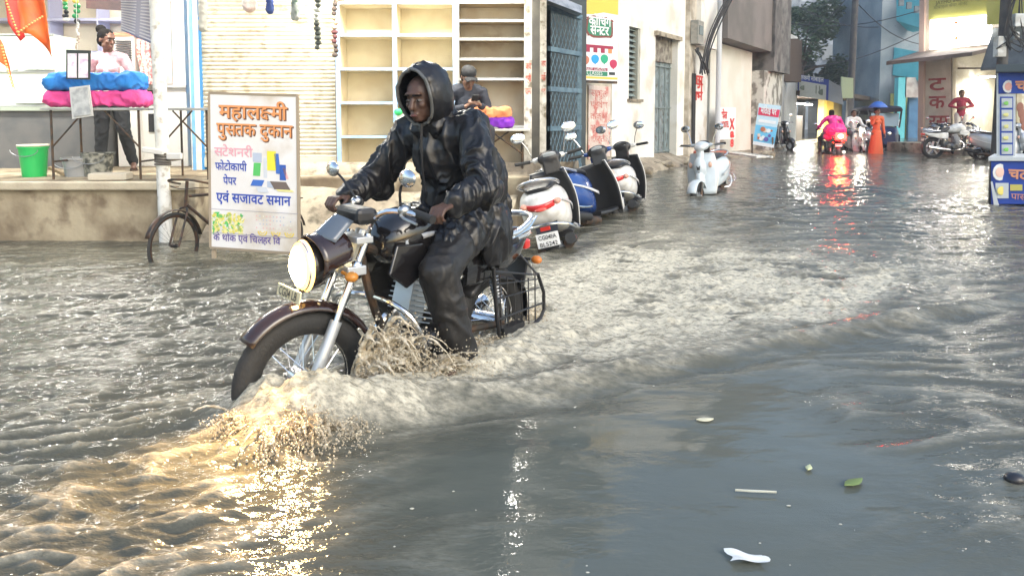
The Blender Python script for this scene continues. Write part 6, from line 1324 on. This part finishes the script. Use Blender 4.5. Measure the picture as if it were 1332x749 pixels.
m=MB(); m.text('JAYHO INDIA',RP(1231,8,.52),su,(0,0,1),.17,bold=.02,width=1.05); m.text('मोबाइल सेवा केन्द्र'.replace('न्द्र','`नद'),RP(1228,14,.52),su,(0,0,1),.15,width=1.15); m.build('lettering',flat((.2,.19,.04)),y1_,world=True)
y2_=thing('yellow_signboard','second yellow signboard right of the near utility pole','signboard',RP(1322,10,.9)); m=MB(); m.slab([RP(1308,35,.9),RP(1380,28,.9),RP(1380,-25,.9),RP(1308,-20,.9)],rn*.1); m.build('panel',yh,y2_,world=True)
m=MB(); m.bar(RP(1310,0,.95),RP(1378,-6,.95),.04,.03); m.build('batten',flat((.35,.33,.05)),y2_,world=True)
m=MB(); m.slab([RP(1303,90,1.0),RP(1400,84,1.0),RP(1400,34,.4),RP(1303,38,.4)],(0,0,-.08)); o=m.build('sheet_awning',mat('dark_awning',(.06,.075,.085),.6,c2=(.1,.12,.13),sc1=3),None); tag(o,'dark grey sheet awning behind the food cart','awning')
# ---------------- food cart at the right edge
fcY=9.9; ct=thing('food_cart','blue and white food cart with picture menu strips at the right edge','food cart',P(1330,268,10.2)); cbm=flat((.03,.08,.42),.5); cwm=flat((.68,.7,.7),.5)
c0=P(1290,262,fcY); c1=P(1390,262,fcY-.5); cx_=(c1-c0); cx_.z=0; cwid=cx_.length; cx_.normalize(); cny=Vector((cx_.y,-cx_.x,0)); cny=cny if cny.y<0 else -cny
def FP(px,py,o=0):
    d=ray(px,py); t=(c0-Vector((0,0,CAMZ))).dot(cny)/d.dot(cny); return Vector((0,0,CAMZ))+d*t+cny*o
def fpan(m,a,y0,b,y1,o,th,mi=0): m.slab([FP(a,y1,o),FP(b,y1,o),FP(b,y0,o),FP(a,y0,o)],-cny*th,mi)
m=MB(); fpan(m,1289,210,1392,266,0,.9); m.build('lower_box',cbm,ct,world=True,bevel=.01)
m=MB(); fpan(m,1286,204,1392,209.5,.04,1.0); m.build('counter',cwm,ct,world=True,bevel=.006)
m=MB(); fpan(m,1299,95,1392,122,.03,.06); hb_=m.build('header_board',cbm,ct,world=True)
m=MB(); fpan(m,1298,122.5,1321,204,.02,.05); fpan(m,1296.5,96,1298.5,204,.03,.07); pm_=m.build('menu_strip',cwm,ct,world=True)
m=MB()
for a in((1301,126,1318,202),): fpan(m,*a,.03,.008)
m.build('strip_border',cbm,pm_,world=True)
m=MB(); fpan(m,1297,85,1392,94.5,.2,1.2); m.build('canopy',mat('cart_canopy',(.07,.09,.1),.6),ct,world=True)
m=MB(); FC=[cwm,flat((.15,.45,.08)),flat((.5,.5,.2)),flat((.7,.35,.3)),flat((.75,.5,.42)),flat((.7,.6,.15)),flat((.25,.1,.07))]
for i in range(5): y=128+i*15; fpan(m,1303,y,1317,y+12.5,.036,.004,0); q=FP(1310,y+6.5,.045); m.ell(q,(.045+.01*(i%2),.004,.025),n=12,k=6,m=1 if i in(0,4) else 2)
for px,py,s_ in((1312,113,.09),(1300,220,.0)): 
    if s_: m.ell(FP(px,py,.05),(s_*.85,.006,s_*.95),n=20,k=6,m=0); m.ell(FP(px,py,.06),(s_*.55,.006,s_*.6),n=16,k=6,m=3)
m.ell(FP(1301,224,.02),(.1,.006,.115),n=20,k=6,m=0); m.ell(FP(1301,224,.03),(.06,.006,.07),n=16,k=6,m=4)
fpan(m,1295,238,1312,258,.012,.004,0); m.ell(FP(1303,248,.02),(.06,.006,.06),n=14,k=6,m=5)
fpan(m,1314,240,1330,248,.012,.004,5)
for i in range(4): m.ell(FP(1327+i*2,140+i*8,.0),(.05,.006,.07),n=10,k=6,m=6)
m.build('picture',FC,ct,world=True)
m=MB(); m.text('चाट',FP(1321,118,.05),cx_,(0,0,1),.19,bold=.03,width=.27); m.text('चटोरे',FP(1312,232,.02),cx_,(0,0,1),.19,bold=.03,width=.34); m.text('पास्ता'.replace('स्','`स'),FP(1315,259,.02),cx_,(0,0,1),.12,width=.26); m.build('lettering',mat('cart_orange',(.8,.35,.2),.5),ct,world=True)
for px in(1290,1330): 
    m=MB(); q=FP(px,200,-.5); m.torus((q.x,q.y,.0),cx_,.26,.03,24,8); m.build('wheel',rubber,ct,world=True,smooth=True)
m=MB(); q=FP(1293,262,.06); m.slab([FP(1293,266,.03),FP(1300,268,.03),FP(1291,236,.03),FP(1289,236,.03)],cny*.02); m.build('torn_corner',cwm,ct,world=True)
# person behind cart omitted: not visible
# ---------------- eave over the gate and floating litter
m=MB(); m.slab([P(700,-4,8.6),P(757,18,9.4),P(757,8,9.6),P(704,-14,8.8)],(0,.5,.03)); o=m.build('eave_sheet',mat('eave_grey',(.2,.23,.26),.5,.3,c2=(.4,.42,.45),sc1=6),None); tag(o,'bent grey roofing sheet sticking out over the gate','roof sheet')
def litter(name,label,px,py,mk,mm,rz=0):
    m=MB(); mk(m); o=m.build(name,mm,None,smooth=True); o.location=G(px,py)+Vector((0,0,.008)); o.rotation_euler=(0,0,rz); tag(o,label,name.split('_')[-1],'litter floating on the flood')
def leafm(l,w): 
    return lambda m: m.loft([[Vector((x,w*s_*math.cos(a),.004*math.sin(a)+.004)) for a in [2*math.pi*k/8 for k in range(8)]] for x,s_ in((-l/2,.05),(-l/4,.8),(0,1),(l/4,.7),(l/2,.05))])
litter('floating_leaf','green leaf floating on the calm dark water',1110,631,leafm(.09,.02),flat((.14,.2,.06)),.5)
litter('floating_stick','pale thin stick floating on the calm water',983,643,leafm(.13,.004),flat((.5,.5,.42)),-.1)
litter('floating_paper','crumpled white paper floating near the bottom of the picture',972,729,lambda m: m.grid(lambda u,v: Vector(((u-.5)*.10+.01*math.sin(v*5),(v-.5)*.055*(1-.4*u),.004+.003*math.sin(u*7)+.003*math.sin(v*7+u*4))),12,6),flat((.72,.72,.68)),-.15)
litter('floating_stone','small dark lump of rubbish floating at the right edge',1320,629,lambda m: m.ell((0,0,.01),(.035,.028,.02)),flat((.02,.02,.025),.3))
litter('floating_wrapper','tiny pale wrapper drifting on the calm water',917,549,leafm(.07,.02),flat((.6,.56,.4)),.1)
litter('floating_leaf','small yellow green leaf drifting above the paper',1052,612,leafm(.04,.012),flat((.5,.52,.3)),1.0)
litter('floating_petal','orange petal floating before the pale scooter',934,297,leafm(.12,.05),flat((.8,.2,.08)),1.0)
litter('floating_petal','cream petal floating beside the parked scooters',838,303,leafm(.16,.06),flat((.7,.62,.5)),.2)
rs=random.Random(21); m=MB()
for i in range(80):
    px=rs.uniform(380,1325) if i<45 else rs.uniform(0,400); py=rs.uniform(470,748); g=G(px,py); r=rs.uniform(.0015,.004)*(1+.6*(i%9==0)); m.ell((g.x,g.y,g.z+.002),(r*rs.uniform(1,2.2),r,r*.4),n=6,k=4)
tag(m.build('floating_scum',flat((.55,.52,.42),.5),None,smooth=True),'scattered pale scum specks drifting on the flood','scum',kind='stuff')
# ================================================================ lights
tubes=[((-5.3,8.0,3.05),(-4.1,8.0,3.05),'tube light under the awning above the woman',90),((-2.6,7.7,3.0),(-1.4,7.7,3.0),'tube light under the awning above the shutter',100),((-1.1,8.0,2.98),(0.0,8.0,2.98),'tube light under the awning above the shelf racks',80),((-7.6,7.8,3.05),(-6.4,7.8,3.05),'tube light under the awning left of the frame',90),((-5.6,10.0,3.3),(-4.4,10.0,3.3),'tube light on the ceiling inside the open shop',90)]
for a,b,l,pw__ in tubes: lamp_tube(l,a,b,power=pw__*(.05 if 'ceiling' in l else .33))
hlp=BL(.13,-.02,.80)
l=bpy.data.lights.new('headlight_beam','SPOT'); l.energy=95; l.color=(1,.62,.26); l.spot_size=R(72); l.spot_blend=.9; l.shadow_soft_size=.07
lo=bpy.data.objects.new('headlight_beam',l); COL.objects.link(lo); lo.location=hlp; dr_=(BL(.62,.30,.22)-BL(0,0,.8)); lo.rotation_euler=dr_.to_track_quat('-Z','Y').to_euler()
hz=MB().bb((-30,-9,-.8),(62,84,22.9)).build('haze',None,None) if 0 else None
hm=bpy.data.materials.new('haze_air'); hm.use_nodes=True; hn=hm.node_tree; hn.nodes.clear(); ho=hn.nodes.new('ShaderNodeOutputMaterial'); hv=hn.nodes.new('ShaderNodeVolumePrincipled'); hv.inputs['Color'].default_value=(.85,.9,.95,1); hv.inputs['Density'].default_value=.0024; hv.inputs['Anisotropy'].default_value=.3; hn.links.new(hv.outputs[0],ho.inputs['Volume'])
hz=MB().bb((-230,-70,-1.5),(230,390,23)).build('haze',hm,None); hz['kind']='stuff'
w=bpy.data.worlds.new('World'); sc.world=w; w.use_nodes=True; nt=w.node_tree; bgn=nt.nodes['Background']; sk=nt.nodes.new('ShaderNodeTexSky'); sk.sky_type='NISHITA'; sk.sun_disc=False; EL=R(32); AZ=R(140)
sk.sun_elevation=EL; sk.sun_rotation=AZ; sk.air_density=1.3; sk.dust_density=2; sk.ozone_density=1.0
nt.links.new(sk.outputs[0],bgn.inputs[0]); bgn.inputs[1].default_value=.15
sl_=bpy.data.lights.new('sun','SUN'); sl_.energy=.45; sl_.angle=R(35); sl_.color=(.94,1,.98); so=bpy.data.objects.new('sun',sl_); COL.objects.link(so)
sd=Vector((math.sin(AZ)*math.cos(EL),math.cos(AZ)*math.cos(EL),math.sin(EL))); so.rotation_euler=(-sd).to_track_quat('-Z','Y').to_euler()
sc.view_settings.view_transform='Standard'; sc.view_settings.look='None'; sc.view_settings.exposure=1.25; sc.view_settings.gamma=1
sc.cycles.max_bounces=6; sc.cycles.sample_clamp_indirect=8; sc.cycles.use_denoising=True
